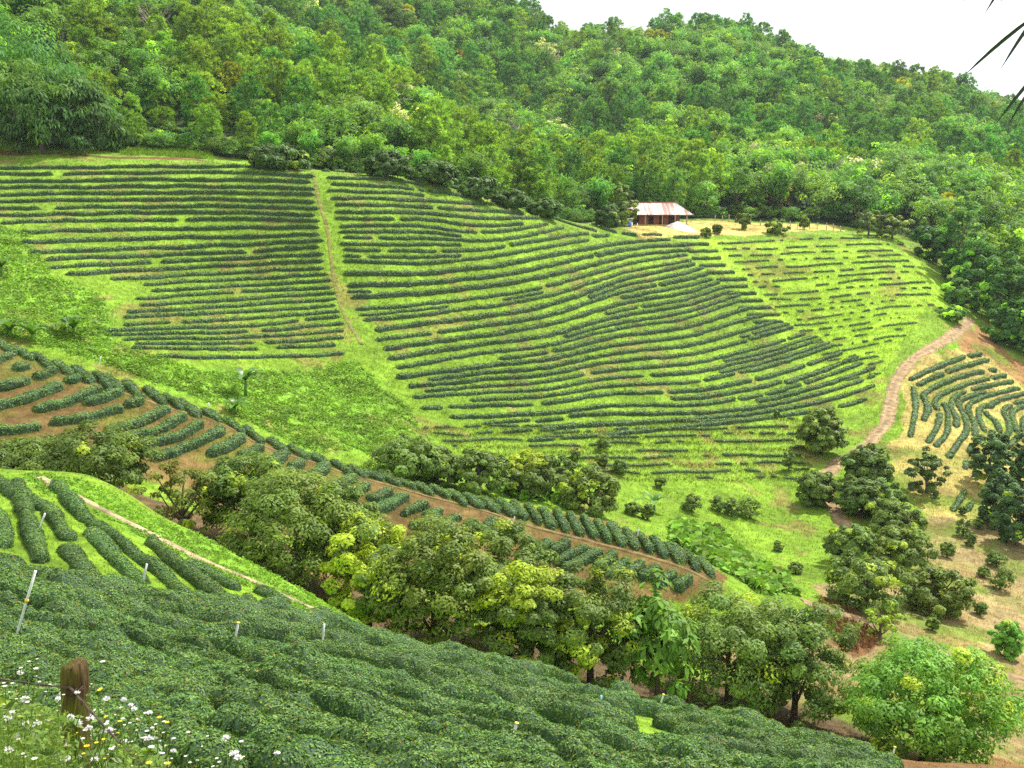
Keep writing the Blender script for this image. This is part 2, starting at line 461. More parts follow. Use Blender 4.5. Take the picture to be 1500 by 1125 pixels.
C_LAWN = np.array((0.145, 0.250, 0.018)); C_WEED = np.array((0.140, 0.270, 0.022)); C_SOIL = np.array((0.200, 0.112, 0.042))
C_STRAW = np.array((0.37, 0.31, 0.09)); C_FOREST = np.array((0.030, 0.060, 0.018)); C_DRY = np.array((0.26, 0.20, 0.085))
C_YOUNG = np.array((0.22, 0.36, 0.024)); C_DARK = np.array((0.085, 0.065, 0.035))
ZONES = [
    ('weed', C_WEED, [(-20,330),(40,340),(70,400),(160,440),(160,500),(300,545),(520,530),(600,600),(620,650),(560,660),(470,665),(330,600),(200,550),(60,505),(-20,485)]),
    ('ridge', C_SOIL * 0.48 + C_STRAW * 0.10, [(-20,500),(100,535),(200,565),(300,602),(400,647),(500,682),(600,709),(700,730),(800,747),(900,772),(1000,807),(1070,850),(1060,880),(950,880),(750,870),(600,840),(400,780),(250,710),(100,660),(-20,670)]),
    ('young', C_YOUNG, [(985,345),(1250,350),(1335,372),(1390,440),(1310,520),(1290,600),(1240,612),(1130,480),(1060,410)]),
    ('straw', C_STRAW, [(1325,540),(1440,500),(1520,550),(1520,800),(1400,790),(1330,720),(1290,690),(1320,640)]),
    ('lowright', C_DRY, [(1340,760),(1520,780),(1520,1010),(1440,960),(1340,930),(1200,880),(1180,860),(1230,840),(1330,860)]),
    ('underright', C_DRY * 0.8, [(960,1010),(1120,1040),(1260,1085),(1400,1112),(1520,1125),(1520,1010),(1340,960),(1240,900),(1100,900)]),
    ('yard', C_STRAW * 1.15, [(905,333),(940,324),(1020,324),(1230,330),(1240,338),(1140,340),(1040,347),(950,352)]),
    ('verge', C_WEED, [(20,692),(120,704),(260,772),(420,852),(520,908),(600,952),(565,962),(440,897),(240,803),(150,757),(60,722)]),
    ('mound', C_WEED, [(985,772),(1060,788),(1150,848),(1165,872),(1110,870),(1050,832),(985,797)]),
    ('brush', np.array((0.15, 0.075, 0.03)), [(1185,885),(1215,880),(1275,915),(1285,945),(1250,955),(1200,915)]),
    ('greens', C_WEED, [(725,712),(760,705),(830,712),(850,735),(820,740),(760,735)]),
    ('fieldedge', C_SOIL * 0.8, [(1150,1075),(1320,1092),(1520,1120),(1520,1150),(1350,1145),(1200,1100)]),
    ('cut', C_SOIL * 1.25, [(1395,492),(1430,476),(1520,545),(1520,572),(1445,522),(1400,512)]),
    ('bank', C_SOIL * 0.55, [(-20,222),(60,224),(160,228),(300,232),(310,237),(160,232),(-20,229)]),
]
GX = (S_AX[:, None] * (Y_AX[None, :] + APEX)); GY = np.broadcast_to(Y_AX[None, :], GX.shape)
GH = height(GX, GY)
def zone_colour(x, y):
    wob = 1.2
    xx = x + (fbm(x / 5, y / 5, 21, 3) - 0.5) * wob * 3; yy = y + (fbm(x / 5, y / 5, 33, 3) - 0.5) * wob * 3
    c = np.broadcast_to(C_LAWN, np.shape(x) + (3,)).copy()
    for nm, col, px in ZONES:
        k = in_poly(xx, yy, WP[nm])
        c[k] = col
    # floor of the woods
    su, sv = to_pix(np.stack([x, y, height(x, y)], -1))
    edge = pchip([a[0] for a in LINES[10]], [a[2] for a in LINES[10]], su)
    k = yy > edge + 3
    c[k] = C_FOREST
    dr = in_poly(xx, yy, WP['lowright']) | in_poly(xx, yy, WP['underright']) | in_poly(xx, yy, WP['straw']) | in_poly(xx, yy, WP['ridge'])
    g = np.clip((fbm(x / 4, y / 4, 91, 4) - 0.5) * 6, 0, 1)[..., None] * dr[..., None] * np.where(in_poly(xx, yy, WP['ridge']), .5, 1.0)[..., None]
    c = c * (1 - 0.75 * g) + C_LAWN * 0.8 * 0.75 * g
    sl = np.clip((fbm(x / 3.2, y / 3.2, 93, 4) - 0.6) * 7, 0, 0.6)[..., None] * (~k & (y > 50))[..., None]
    c = c * (1 - sl) + np.array((0.19, 0.135, 0.045)) * sl
    n = fbm(x / 9, y / 9, 71, 3)[..., None]
    c *= 0.7 + 0.6 * n
    return c
WP = {nm: world_poly(px) for nm, col, px in ZONES}
_lt = [(-120,58),(60,58),(200,57),(330,55),(420,52.5),(500,50.5),(620,50),(760,50),(900,51),(1000,52),(1100,53),(1260,52.5),(1400,51.5),(1480,52),(1480,57),(1300,60),(1100,60),(900,60),(700,60),(500,63),(300,66),(100,68),(-120,68)]
WP['litter'] = np.array([(dd_ * (uu_ - 750.0) / FPX, dd_) for uu_, dd_ in _lt])
ZONES.append(('litter', np.array((0.105, 0.075, 0.035)), None))
gm = MB()
idx = np.arange(NS * NY).reshape(NS, NY)
gf = np.stack([idx[:-1, :-1], idx[1:, :-1], idx[1:, 1:], idx[:-1, 1:]], -1).reshape(-1, 4)
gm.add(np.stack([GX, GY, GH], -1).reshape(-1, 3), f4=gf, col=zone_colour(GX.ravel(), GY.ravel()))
ground = gm.build('ground', M['ground'])
tag(ground, 'green hillside ground with grass, weeds and bare reddish earth', kind='structure')

# ------------------------------------------------------------------ strips: dirt track, footpaths
def smooth_path(p, step):
    p = np.asarray(p, float)
    for _ in range(2):
        q = p.copy(); q[1:-1] = (p[:-2] + 2 * p[1:-1] + p[2:]) / 4; p = q
    L = np.concatenate([[0], np.cumsum(np.linalg.norm(np.diff(p[:, :2], axis=0), axis=1))])
    n = max(2, int(L[-1] / step) + 1)
    t = np.linspace(0, L[-1], n)
    return np.stack([np.interp(t, L, p[:, k]) for k in range(p.shape[1])], 1)

def pix_curve(px, du=7.0):
    """smooth curve through photo landmarks, sampled every few pixels"""
    a = np.array(px, float)
    L = np.concatenate([[0], np.cumsum(np.linalg.norm(np.diff(a, axis=0), axis=1))])
    t = np.linspace(0, L[-1], max(3, int(L[-1] / du) + 1))
    u = pchip(L, a[:, 0], t) if len(a) > 2 else np.interp(t, L, a[:, 0])
    v = pchip(L, a[:, 1], t) if len(a) > 2 else np.interp(t, L, a[:, 1])
    return u, v

def world_curve(px, step=0.6, ymin=0, ymax=1e9):
    u, v = pix_curve(px)
    p = hit(u, v, ymin)
    p = p[~np.isnan(p[:, 0])]
    p = p[(p[:, 1] > ymin) & (p[:, 1] < ymax)]
    return smooth_path(p, step)

STRIPS = []
def strip(name, px, width, col, lift=0.07, step=0.6, rut=False, ymin=0, ymax=1e9, kind='structure', label=None):
    p = world_curve(px, step, ymin, ymax)
    t = np.gradient(p[:, :2], axis=0); t /= np.maximum(np.linalg.norm(t, axis=1, keepdims=True), 1e-6)
    s = np.stack([-t[:, 1], t[:, 0]], 1)
    n = len(p); o = np.linspace(-1, 1, 9)
    arc = np.arange(n) * step
    wl = width / 2 * (0.8 + 0.5 * vnoise(arc / 1.7, arc * 0, 3)); wr = width / 2 * (0.8 + 0.5 * vnoise(arc / 1.7, arc * 0, 8))
    off = np.where(o[None] < 0, o[None] * wl[:, None], o[None] * wr[:, None])
    xy = p[:, None, :2] + s[:, None, :] * off[..., None]
    z = height(xy[..., 0], xy[..., 1]) + lift - 0.25 * np.abs(o[None]) ** 6 * (lift + 0.03) * 4
    c = np.broadcast_to(np.asarray(col, float), (n, 9, 3)).copy()
    if rut:
        z -= 0.06 * (np.exp(-((o - 0.45) / 0.16) ** 2) + np.exp(-((o + 0.45) / 0.16) ** 2))[None]
        c *= (0.9 + 0.35 * (np.exp(-((o - 0.45) / 0.2) ** 2) + np.exp(-((o + 0.45) / 0.2) ** 2)))[None, :, None]
    c *= 0.75 + 0.5 * fbm(xy[..., 0] * 1.3, xy[..., 1] * 1.3, 5, 3)[..., None]
    b = MB(); i = np.arange(n * 9).reshape(n, 9)
    f = np.stack([i[:-1, :-1], i[1:, :-1], i[1:, 1:], i[:-1, 1:]], -1).reshape(-1, 4)
    b.add(np.concatenate([xy, z[..., None]], -1).reshape(-1, 3), f4=f, col=c.reshape(-1, 3))
    o_ = b.build(name, M['track'])
    STRIPS.append((p[:, :2], width * 0.5))
    return tag(o_, label, kind=kind)

strip('dirt_track', [(1424,468),(1385,498),(1340,524),(1314,556),(1305,590),(1298,618),(1268,652),(1222,682),(1206,704),(1218,735),(1240,775)], 1.8, (1, 1, 1), rut=True)
strip('dirt_road', [(1175,880),(1235,900),(1290,920),(1360,945),(1430,975),(1520,1005)], 2.0, (0.75, 0.75, 0.72), rut=True)
strip('footpath', [(60,700),(100,722),(160,752),(240,792),(300,822),(370,852),(440,884),(500,910),(590,948)], 0.55, (1.15, 1.3, 1.5), step=0.3, ymax=60)
strip('ridge_footpath', [(80,540),(133,562),(200,582),(247,598),(300,612),(333,625),(367,645),(417,665),(467,680),(500,692),(577,713),(617,725),(707,748),(787,774),(867,794),(967,821),(1010,836),(1050,858)], 0.3, (0.72, 0.72, 0.62), step=0.3, ymin=64, ymax=92)
strip('hill_footpath', [(458,252),(466,290),(480,340),(488,400),(496,440),(512,475),(530,505)], 0.55, (0.6, 0.85, 0.35), step=0.4)

# ------------------------------------------------------------------ tea hedges
ORD = {1:'first',2:'second',3:'third',4:'fourth',5:'fifth',6:'sixth',7:'seventh',8:'eighth',9:'ninth',10:'tenth',11:'eleventh',12:'twelfth',13:'thirteenth',14:'fourteenth',15:'fifteenth',16:'sixteenth',17:'seventeenth',18:'eighteenth',19:'nineteenth'}
TENS = {2:('twenty','twentieth'),3:('thirty','thirtieth'),4:('forty','fortieth'),5:('fifty','fiftieth'),6:('sixty','sixtieth'),7:('seventy','seventieth'),8:('eighty','eightieth'),9:('ninety','ninetieth')}
def ordinal(n):
    if n == 100: return 'hundredth'
    if n > 100: return 'hundred-and-' + ordinal(n - 100)
    if n < 20: return ORD[n]
    return TENS[n // 10][1] if n % 10 == 0 else TENS[n // 10][0] + '-' + ORD[n % 10]

HEDGES = []        # dicts: pts, w, h, label parts
def hedge_geom(b, p, wid, hgt, rng, leaf_k=1.0, cover=0.8, lean=None):
    """one clipped hedge along ground points p: a bumpy body and a coat of leaves"""
    n = len(p)
    D = float(np.median(p[:, 1]))
    if D > 96: k_ = float(np.clip(D / 158, .62, 1.3)); wid *= k_; hgt *= k_
    t = np.gradient(p[:, :2], axis=0); t /= np.maximum(np.linalg.norm(t, axis=1, keepdims=True), 1e-6)
    s = np.stack([-t[:, 1], t[:, 0], np.zeros(n)], 1)
    arc = np.concatenate([[0], np.cumsum(np.linalg.norm(np.diff(p[:, :2], axis=0), axis=1))])
    tot = arc[-1]
    sd = int(rng.integers(1e6))
    e = np.minimum(arc, tot - arc) / (wid * 0.55)
    end = np.sqrt(np.clip(1 - (1 - np.clip(e, 0, 1)) ** 2, 0.0, 1)) * 0.97 + 0.03
    wn = wid * 0.5 * (0.72 + 0.5 * vnoise(arc / 1.1, arc * 0, sd)) * (0.9 + .2 * vnoise(arc / 0.45, arc * 0, sd + 5)) * end
    am_ = 0.5 if D < 56 else 0.4
    hn = hgt * (0.98 - am_ / 2 + am_ * vnoise(arc / 0.9, arc * 0, sd + 9)) * (0.92 + .16 * vnoise(arc / 0.4, arc * 0, sd + 4)) * end
    K = 9
    ph = np.linspace(0, math.pi, K)
    rnd_ = 1.0 if D < 48 else 0.0
    cx = np.sign(np.cos(ph)) * np.abs(np.cos(ph)) ** (0.7 + .3 * rnd_); sz = np.sin(ph) ** (0.62 + .35 * rnd_)
    jit = 1 + 0.16 * (rng.random((n, K)) - 0.5)
    v = p[:, None, :] + s[:, None, :] * (wn[:, None] * cx[None] * jit)[..., None]
    v[..., 2] = p[:, None, 2] - 0.12 + (hn[:, None] * sz[None] * jit) + 0.1 * (sz[None] > 0.2)
    i = np.arange(n * K).reshape(n, K)
    f = np.stack([i[:-1, :-1], i[:-1, 1:], i[1:, 1:], i[1:, :-1]], -1).reshape(-1, 4)
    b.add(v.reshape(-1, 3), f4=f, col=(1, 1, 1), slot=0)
    # leaves on the body
    ll = float(np.clip(D * 0.0019, 0.075, 0.24)) * leaf_k
    lw = ll * 0.5
    area = tot * (wid + 1.6 * hgt)
    cnt = int(area * cover / (ll * lw * 0.5))
    if cnt < 6: cnt = 6
    a = rng.random(cnt) * (n - 1); k = a.astype(int); fr = (a - k)[:, None]
    j = rng.beta(1.3, 1.3, cnt) * (K - 1); jj = np.clip(j.astype(int), 0, K - 2); fj = (j - jj)[:, None]
    k = np.clip(k, 0, n - 2)
    c = (v[k, jj] * (1 - fr) + v[k + 1, jj] * fr) * (1 - fj) + (v[k, jj + 1] * (1 - fr) + v[k + 1, jj + 1] * fr) * fj
    du = v[k + 1, jj] - v[k, jj]; dj = v[k, jj + 1] - v[k, jj]
    nr = np.cross(du, dj); nr *= np.sign(nr[:, 2:3] + 1e-6)
    nr /= np.maximum(np.linalg.norm(nr, axis=1, keepdims=True), 1e-6)
    side = s[k] * (cx[jj])[:, None]
    nr = nr * 0.9 + side * 0.5 + rng.normal(size=(cnt, 3)) * (0.5 if D > 48 else 0.36) + np.array([0, 0, 0.35 if D > 48 else 0.1])
    c = c + nr * (rng.random((cnt, 1)) - 0.15) * ll * 0.5
    br = 0.75 + 0.55 * rng.random(cnt)
    br *= 0.75 + 0.5 * fbm(c[:, 0] / 0.9, c[:, 1] / 0.9, 41, 2)
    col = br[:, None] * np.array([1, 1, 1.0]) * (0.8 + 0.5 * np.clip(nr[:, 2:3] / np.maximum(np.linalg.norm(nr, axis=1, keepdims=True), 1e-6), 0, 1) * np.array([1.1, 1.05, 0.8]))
    r = rng.random(cnt)
    col[r < 0.10] *= np.array([1.9, 1.5, 0.8]); col[r > 0.985] *= np.array([3.0, 0.9, 0.8])
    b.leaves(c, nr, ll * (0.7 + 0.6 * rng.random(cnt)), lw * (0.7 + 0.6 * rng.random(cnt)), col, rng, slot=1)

def cut_row(u, v, block, row, wid, hgt, rng, ymin=0, dmin=0, ymax=1e9, gap_every=22.0, gap=(0.7, 2.0), minlen=1.2, step=None, pieces=None, cover=0.8, kind='hedge', leaf_k=1.0):
    p = hit(u, v, ymin)
    ok = ~np.isnan(p[:, 0]) & (p[:, 1] < ymax) & (p[:, 1] > dmin)
    runs = []; cur = []
    for i in range(len(p)):
        if ok[i] and (not cur or np.linalg.norm(p[i] - p[cur[-1]]) < 9): cur.append(i)
        else:
            if len(cur) > 1: runs.append(p[cur])
            cur = [i] if ok[i] else []
    if len(cur) > 1: runs.append(p[cur])
    for r in runs:
        D = np.median(r[:, 1])
        st = step or float(np.clip(D * 0.0028, 0.14, 0.42))
        q = smooth_path(r, st)
        q[:, 2] = height(q[:, 0], q[:, 1])
        n = len(q); i0 = 0
        while i0 < n - 2:
            if gap_every: ln = max(2.0, rng.exponential(gap_every) + 1.5)
            else: ln = 1e9
            i1 = min(n, i0 + int(ln / st))
            if n - i1 < 1.5 / st: i1 = n
            if (i1 - i0) * st > minlen:
                HEDGES.append(dict(p=q[i0:i1], w=wid, h=hgt, block=block, row=row, cover=cover, kind=kind, leaf_k=leaf_k))
            i0 = i1 + int(max(1, rng.uniform(*gap) / st))

def guided(guides, idx, u):
    """row curve number idx between neighbouring guide rows"""
    ks = [g[0] for g in guides]
    k = int(np.clip(np.searchsorted(ks, idx) - 1, 0, len(ks) - 2))
    def ev(g):
        a = np.array(g[1], float)
        return pchip(a[:, 0], a[:, 1], u)
    t = (idx - ks[k]) / (ks[k + 1] - ks[k])
    return ev(guides[k]) * (1 - t) + ev(guides[k + 1]) * t

rr = np.random.default_rng(11)
wave = lambda u, i, a: a * (vnoise(u / 45.0, np.full_like(u, i * 3.1), 77) - 0.5) * 2
# left part of the hill, above the weedy gully
GL = [(0, [(-30,247),(150,246),(300,245),(480,250)]),
      (8, [(-30,328),(150,324),(300,322),(480,325)]),
      (11, [(-30,374),(77,370),(300,362),(490,352)]),
      (17, [(-30,446),(60,440),(220,428),(500,411)]),
      (23, [(-30,492),(150,486),(350,478),(520,463)]),
      (28, [(-30,526),(205,517),(300,521),(440,519),(540,513)])]
lxv, lxu = zip((245,-30),(312,-30),(335,22),(360,38),(380,62),(402,92),(412,190),(430,212),(455,182),(490,156),(500,190),(515,205),(535,285))
pxv, pxu = zip((247,459),(392,480),(454,503),(496,512),(510,496),(535,518))
row = 0
for i in range(0, 29):
    u = np.arange(-30, 540, 6.0)
    v = guided(GL, i, u) + wave(u, i, 1.3) + (3.5 if i == 28 else 0)
    k = (u > np.interp(v, lxv, lxu) + rr.uniform(-12, 12)) & (u < np.interp(v, pxv, pxu) + rr.uniform(-5, 2))
    row += 1
    if k.sum() > 3: cut_row(u[k], v[k], 'left', row, 0.78 if i < 15 else 0.7, 0.45 if i < 15 else 0.38, rr, gap_every=140 if i < 20 else 60)
# the broad middle part, wrapping round the nose of the hill
GR = [(0, [(466,251),(560,255),(640,269),(740,298),(840,330),(905,347),(1300,470)]),
      (4, [(466,290),(600,293),(700,299),(760,305),(820,322),(880,338),(1300,450)]),
      (8, [(466,332),(600,331),(710,341),(780,333),(840,322),(900,338),(1300,420)]),
      (14, [(466,382),(600,386),(700,379),(800,362),(900,347),(980,343),(1300,400)]),
      (20, [(466,496),(537,487),(683,468),(767,456),(833,439),(917,409),(1000,392),(1070,372),(1300,330)]),
      (24, [(500,550),(600,537),(700,520),(800,507),(900,483),(1000,468),(1080,442),(1160,418),(1300,380)]),
      (28.5, [(560,608),(640,606),(790,603),(900,589),(1000,588),(1100,574),(1200,545),(1300,505)]),
      (30, [(560,630),(710,622),(850,609),(1000,606),(1100,598),(1200,578),(1300,545)]),
      (32, [(640,655),(800,645),(1007,626),(1150,609),(1233,596),(1300,575)])]
rxv, rxu = zip((240,1300),(335,930),(345,990),(400,1040),(440,1090),(480,1165),(500,1225),(540,1285),(575,1295),(600,1270),(640,1235))
lrv, lru = zip((250,468),(297,484),(411,503),(454,511),(485,536),(520,556),(546,573),(582,591),(606,606),(622,705),(650,760))
rows = []
u = np.arange(466, 1300, 6.0)
kept = [[] for _ in u]
for i2 in sorted(range(0, 257), key=lambda q: (0 if q % 8 == 0 else 2 if q % 4 == 0 else 3 if q % 2 == 0 else 4, q)):
    i = i2 / 8.0
    v = guided(GR, i, u)
    k = (u > np.interp(v, lrv, lru) + rr.uniform(-3, 5 if i < 20 else 14)) & (u < np.interp(v, rxv, rxu) + rr.uniform(-14, 8))
    k &= u < np.interp(i, [0, 8, 14, 16], [880, 915, 985, 1300])
    want = (8.1 + np.clip((v - 400) / 180, 0, 1) * 1.2 * np.interp(u, [600, 1050], [1, 0.2]))
    free = np.array([min([abs(v[j] - q) for q in kept[j]] or [99]) for j in range(len(u))])
    kk = k & (free > want * (0.86 if i2 % 8 == 0 else 0.84 + 0.3 * rr.random()))
    # short stubs are left out
    d = np.diff(np.concatenate([[0], kk.astype(int), [0]]))
    for a_, b_ in zip(np.where(d == 1)[0], np.where(d == -1)[0]):
        if b_ - a_ < 5: kk[a_:b_] = False
    for j in np.where(kk)[0]: kept[j].append(v[j])
    rows.append((i, u, v, kk))
rows.sort(key=lambda q: q[0])
row = 0
for i, u, v, kk in rows:
    if kk.sum() < 5: continue
    row += 1
    d = np.diff(np.concatenate([[0], kk.astype(int), [0]]))
    for a_, b_ in zip(np.where(d == 1)[0], np.where(d == -1)[0]):
        near_ = np.median([min([abs(v[j] - q) for q in kept[j] if abs(v[j] - q) > .01] or [12]) for j in range(a_, b_)])
        kz = float(np.clip(near_ / 10.5, .66, 1.15))
        cut_row(u[a_:b_], v[a_:b_] + wave(u[a_:b_], i * 1.7, 1.0), 'middle', row, (0.68 + 0.22 * float(np.clip((u[a_:b_].mean() - 900) / 200, 0, 1))) * (.5 + .5 * kz), 0.385 * kz, rr, gap_every=50, gap=(.4, 1.1), ymax=212)
# flat short rows along the shoulder, next to the young tea
for i in range(13):
    v0 = 349 + i * 10.3
    u0 = 985 + (v0 - 345) * 0.93 + rr.uniform(-5, 5)
    L = rr.uniform(30, 50)
    u = np.linspace(u0, u0 + L, 9)
    cut_row(u, v0 + (u - u0) * -0.02, 'shoulder', i + 1, 0.7, 0.36, rr, gap_every=0)
# young tea on the bright slope
TERR = []
yxv, yxu = zip((345,1330),(372,1335),(440,1385),(520,1310),(600,1280))
for i in range(24):
    v0 = 352 + i * 9.6
    u = np.arange(1035, 1390, 4.0)
    v = v0 + np.interp(u, [1035, 1180, 1300, 1390], [6, 0, -3 - i * 1.1, -2 - i * 1.6]) + wave(u, i + 40, 2)
    a0 = 985 + (v - 345) * 0.93 + 52; a1 = np.interp(v, yxv, yxu) - 8
    k = (u > a0) & (u < a1)
    u, v = u[k], v[k]
    if len(u) < 4: continue
    TERR.append((u.copy(), v.copy() + 2.5, 'young'))
    j = 0
    while j < len(u) - 2:
        ln = int(rr.choice([2, 3, 4, 6, 9, 14, 22], p=[.16, .2, .18, .16, .14, .1, .06]))
        fade = np.clip((u[j] - 1100) / 260, 0, 1)
        if rr.random() > 0.04 + 0.16 * fade:
            uu, vv = u[j:j + ln], v[j:j + ln]
            if len(uu) > 1: cut_row(uu, vv, 'young', i + 1, 0.44, 0.23, rr, gap_every=0, minlen=0.3, step=0.2, kind='young', cover=0.7)
        j += ln + int(rr.integers(1, 3))
# low terraces under the hedges
for i in range(9):
    v0 = 628 + i * 9.5
    u = np.arange(620 + i * 14, 1190, 4.0)
    v = v0 - (u - 620) * (0.03 - i * 0.003) + wave(u, i + 90, 3)
    TERR.append((u.copy(), v.copy() + 3, 'low'))
    j = 0
    while j < len(u) - 3:
        ln = int(rr.choice([3, 4, 7, 12, 20, 30]))
        if rr.random() < 0.9 - 0.04 * i:
            cut_row(u[j:j + ln], v[j:j + ln], 'terrace', i + 1, 0.55, 0.30, rr, gap_every=0, minlen=0.3, step=0.2, kind='young', cover=0.6)
        j += ln + int(rr.integers(1, 5))
# middle spur: short hedges over the crest, and longer ones running down its face
S1 = lambda l, ox, oy: [(ox + x / 3, oy + y / 3) for x, y in l]
low = [S1(l, 0, 375) for l in [
    [(270,545),(130,600),(-40,650)], [(440,560),(300,620),(145,655)], [(525,575),(450,605),(365,628)], [(540,648),(380,690),(215,715)], [(180,725),(90,745),(-40,752)],
    [(630,610),(590,625),(545,638)], [(740,650),(620,705),(460,748)], [(815,682),(700,740),(545,785)], [(890,715),(760,780),(580,818)], [(980,740),(850,810),(670,872)],
    [(1065,775),(1000,815),(910,855)], [(1150,820),(1100,850),(1045,868)], [(1250,850),(1220,872),(1180,890)], [(1325,880),(1300,900),(1270,915)], [(1430,905),(1390,940),(1340,965)],
    [(250,480),(190,505),(145,515)], [(130,520),(60,540),(-40,560)], [(125,460),(90,470),(55,478)], [(50,415),(10,430),(-40,455)], [(355,515),(320,522),(280,525)]]]
low += [S1(l, 500, 375) for l in [[(60,950),(20,972),(-25,990)], [(115,985),(80,1010),(40,1028)], [(220,1010),(170,1035),(118,1055)], [(290,1030),(220,1070),(135,1110)], [(375,1068),(320,1095),(265,1118)], [(440,1095),(400,1115),(360,1128)]]]
low += [S1(l, 500, 750) for l in [[(430,0),(370,25),(300,45)], [(515,-5),(470,25),(415,55)], [(597,18),(565,38),(528,55)], [(675,12),(650,40),(620,72)], [(740,28),(700,55),(655,88)], [(800,58),(770,75),(740,92)],
    [(920,112),(890,140),(855,160)], [(1000,108),(960,135),(920,165)], [(1085,130),(1015,170),(935,210)], [(1145,145),(1060,190),(970,235)], [(1205,162),(1160,195),(1115,228)], [(1262,188),(1215,225),(1160,260)],
    [(1330,200),(1290,232),(1245,268)], [(1402,218),(1355,245),(1305,272)], [(1472,240),(1425,270),(1370,300)], [(1540,265),(1500,290),(1460,318)]]]
for i, l in enumerate(sorted(low, key=lambda l: l[0][0])):
    u, v = pix_curve(l, 4)
    cut_row(u, v + 9, 'spur_face', i + 1, 0.85, 0.48, rr, ymin=64, ymax=93, gap_every=0 if len(u) < 16 else 30, cover=0.9)
crest_u, crest_v = zip(*[(0,503),(100,537),(200,565),(300,602),(400,647),(500,682),(600,709),(700,730),(800,747),(900,772),(1000,807),(1080,860)])
ub = [20,45] + [73,103,133,163,177,207,240,267,290,323,357,383,420,450,480] + list(np.arange(513, 760, 24.0)) + list(np.arange(768, 1000, 20.5)) + [1000, 1020, 1042]
path_u, path_v = zip((0,505),(80,535),(133,557),(200,578),(247,592),(300,608),(333,620),(367,640),(417,660),(467,674),(500,687),(577,708),(617,720),(707,745),(787,768),(867,788),(967,815),(1010,830),(1060,858))
for i, b in enumerate(ub):
    vb = np.interp(b, path_u, path_v) + (7 if b < 560 else 3) + rr.uniform(-3, 3)
    vt = np.interp(b - 18, crest_u, crest_v) + 2.0
    dx = 21 if b < 760 else 14
    l = [(b + 2, vb), (b - dx * 0.35, vb - (vb - vt) * 0.45), (b - dx, np.interp(b - dx, crest_u, crest_v) + 3)]
    u, v = pix_curve(l, 3)
    p = hit(u, v, 64.0)
    k = ~np.isnan(p[:, 0]) & (p[:, 1] < 92)
    p = p[k]
    if len(p) < 3: continue
    # carry the hedge on over the crest and down the far side
    d = p[-1] - p[-3]; d = np.array([d[0], d[1]]) / max(np.hypot(d[0], d[1]), 1e-6)
    ext = p[-1, :2] + d[None] * np.arange(0.2, 0.7, 0.2)[:, None]
    q = np.concatenate([p[:, :2], ext]); q = np.concatenate([q, height(q[:, 0], q[:, 1])[:, None]], 1)
    q = smooth_path(q, 0.22); q[:, 2] = height(q[:, 0], q[:, 1])
    HEDGES.append(dict(p=q, w=0.74 if b < 760 else 0.68, h=0.42, block='spur_crest', row=i + 1, cover=0.9, kind='hedge', leaf_k=1.0))
# right-hand field
rf = [S1(l, 1000, 375) for l in [
    [(995,540),(1090,495),(1240,435)], [(1255,435),(1310,425)], [(1030,562),(1120,522),(1200,490),(1340,450)], [(1012,570),(1025,650),(1015,720),(1000,790)],
    [(1058,718),(1080,660),(1055,610),(1100,575),(1180,540),(1280,510),(1375,495)], [(1075,815),(1120,740),(1130,690),(1105,640),(1120,615),(1200,575),(1330,535),(1420,520)],
    [(1110,832),(1165,760),(1165,690),(1145,640)], [(1200,745),(1205,710),(1175,655),(1200,610),(1300,575),(1450,545)], [(1165,880),(1215,810),(1250,755),(1240,700),(1210,645),(1250,615),(1330,590)],
    [(1285,792),(1282,730),(1250,665),(1290,625),(1370,600),(1480,575)], [(1330,768),(1300,700),(1300,670),(1340,650)], [(1395,772),(1370,715),(1330,690),(1345,660),(1400,625),(1520,595)],
    [(1395,805),(1438,765),(1425,710),(1405,680),(1440,650),(1530,625)], [(1470,772),(1455,720),(1440,690),(1480,660),(1540,650)], [(1430,835),(1480,785)], [(1500,770),(1490,720),(1530,690)],
    [(1255,860),(1275,820)], [(1240,930),(1248,895)], [(1185,1115),(1215,1070),(1240,1025)], [(1250,1115),(1270,1080)], [(1345,1090),(1352,1040)], [(975,950),(1010,935)], [(1095,1060),(1120,1030)]]]
for i, l in enumerate(rf):
    u, v = pix_curve(l, 4)
    cut_row(u, v + 3, 'right_field', i + 1, 0.8, 0.42, rr, gap_every=40)
# near field: long rows falling to the right, and the short rows above them
GN = [(0, [(-60,832),(120,866),(240,890),(330,903),(430,915),(500,930),(570,952),(700,980),(900,1026),(1000,1045),(1100,1072),(1250,1118),(1400,1165)]),
      (4, [(-60,875),(100,915),(300,965),(500,1010),(700,1052),(900,1098),(1000,1122),(1200,1170)]),
      (8, [(-60,932),(100,968),(200,990),(300,1030),(400,1062),(500,1090),(600,1118),(700,1150),(900,1210)]),
      (11, [(-60,1000),(100,1040),(200,1075),(300,1105),(380,1130),(500,1165),(700,1220)]),
      (14, [(-60,1075),(100,1115),(200,1150),(300,1180),(380,1205),(500,1240),(700,1290)])]
NEARW = []
NSTEP = 0.78
for i in np.arange(18) * NSTEP:
    a_ = hit(*[np.array(q) for q in ([300, 600], guided(GN, i, np.array([300., 600.])))]); b_ = hit(*[np.array(q) for q in ([300, 600], guided(GN, i + NSTEP, np.array([300., 600.])))])
    NEARW.append(float(np.nan_to_num(np.mean(np.linalg.norm(a_ - b_, axis=1)) , nan=1.6)))
print('near spacing', np.round(NEARW, 2))
NEARW = [float(np.clip(w_ * 0.66, 0.6, 1.35)) for w_ in NEARW]
row = 0
for i in np.arange(18) * NSTEP:
    u = np.arange(-60, 1330, 10.0)
    v = guided(GN, i, u) + wave(u, i + 200, 2)
    row += 1
    k = (v < 1290)
    cut_row(u[k], v[k], 'near', row, NEARW[row - 1], 0.78, rr, ymax=52, dmin=17.2, gap_every=14, gap=(0.5, 1.3), cover=0.9)
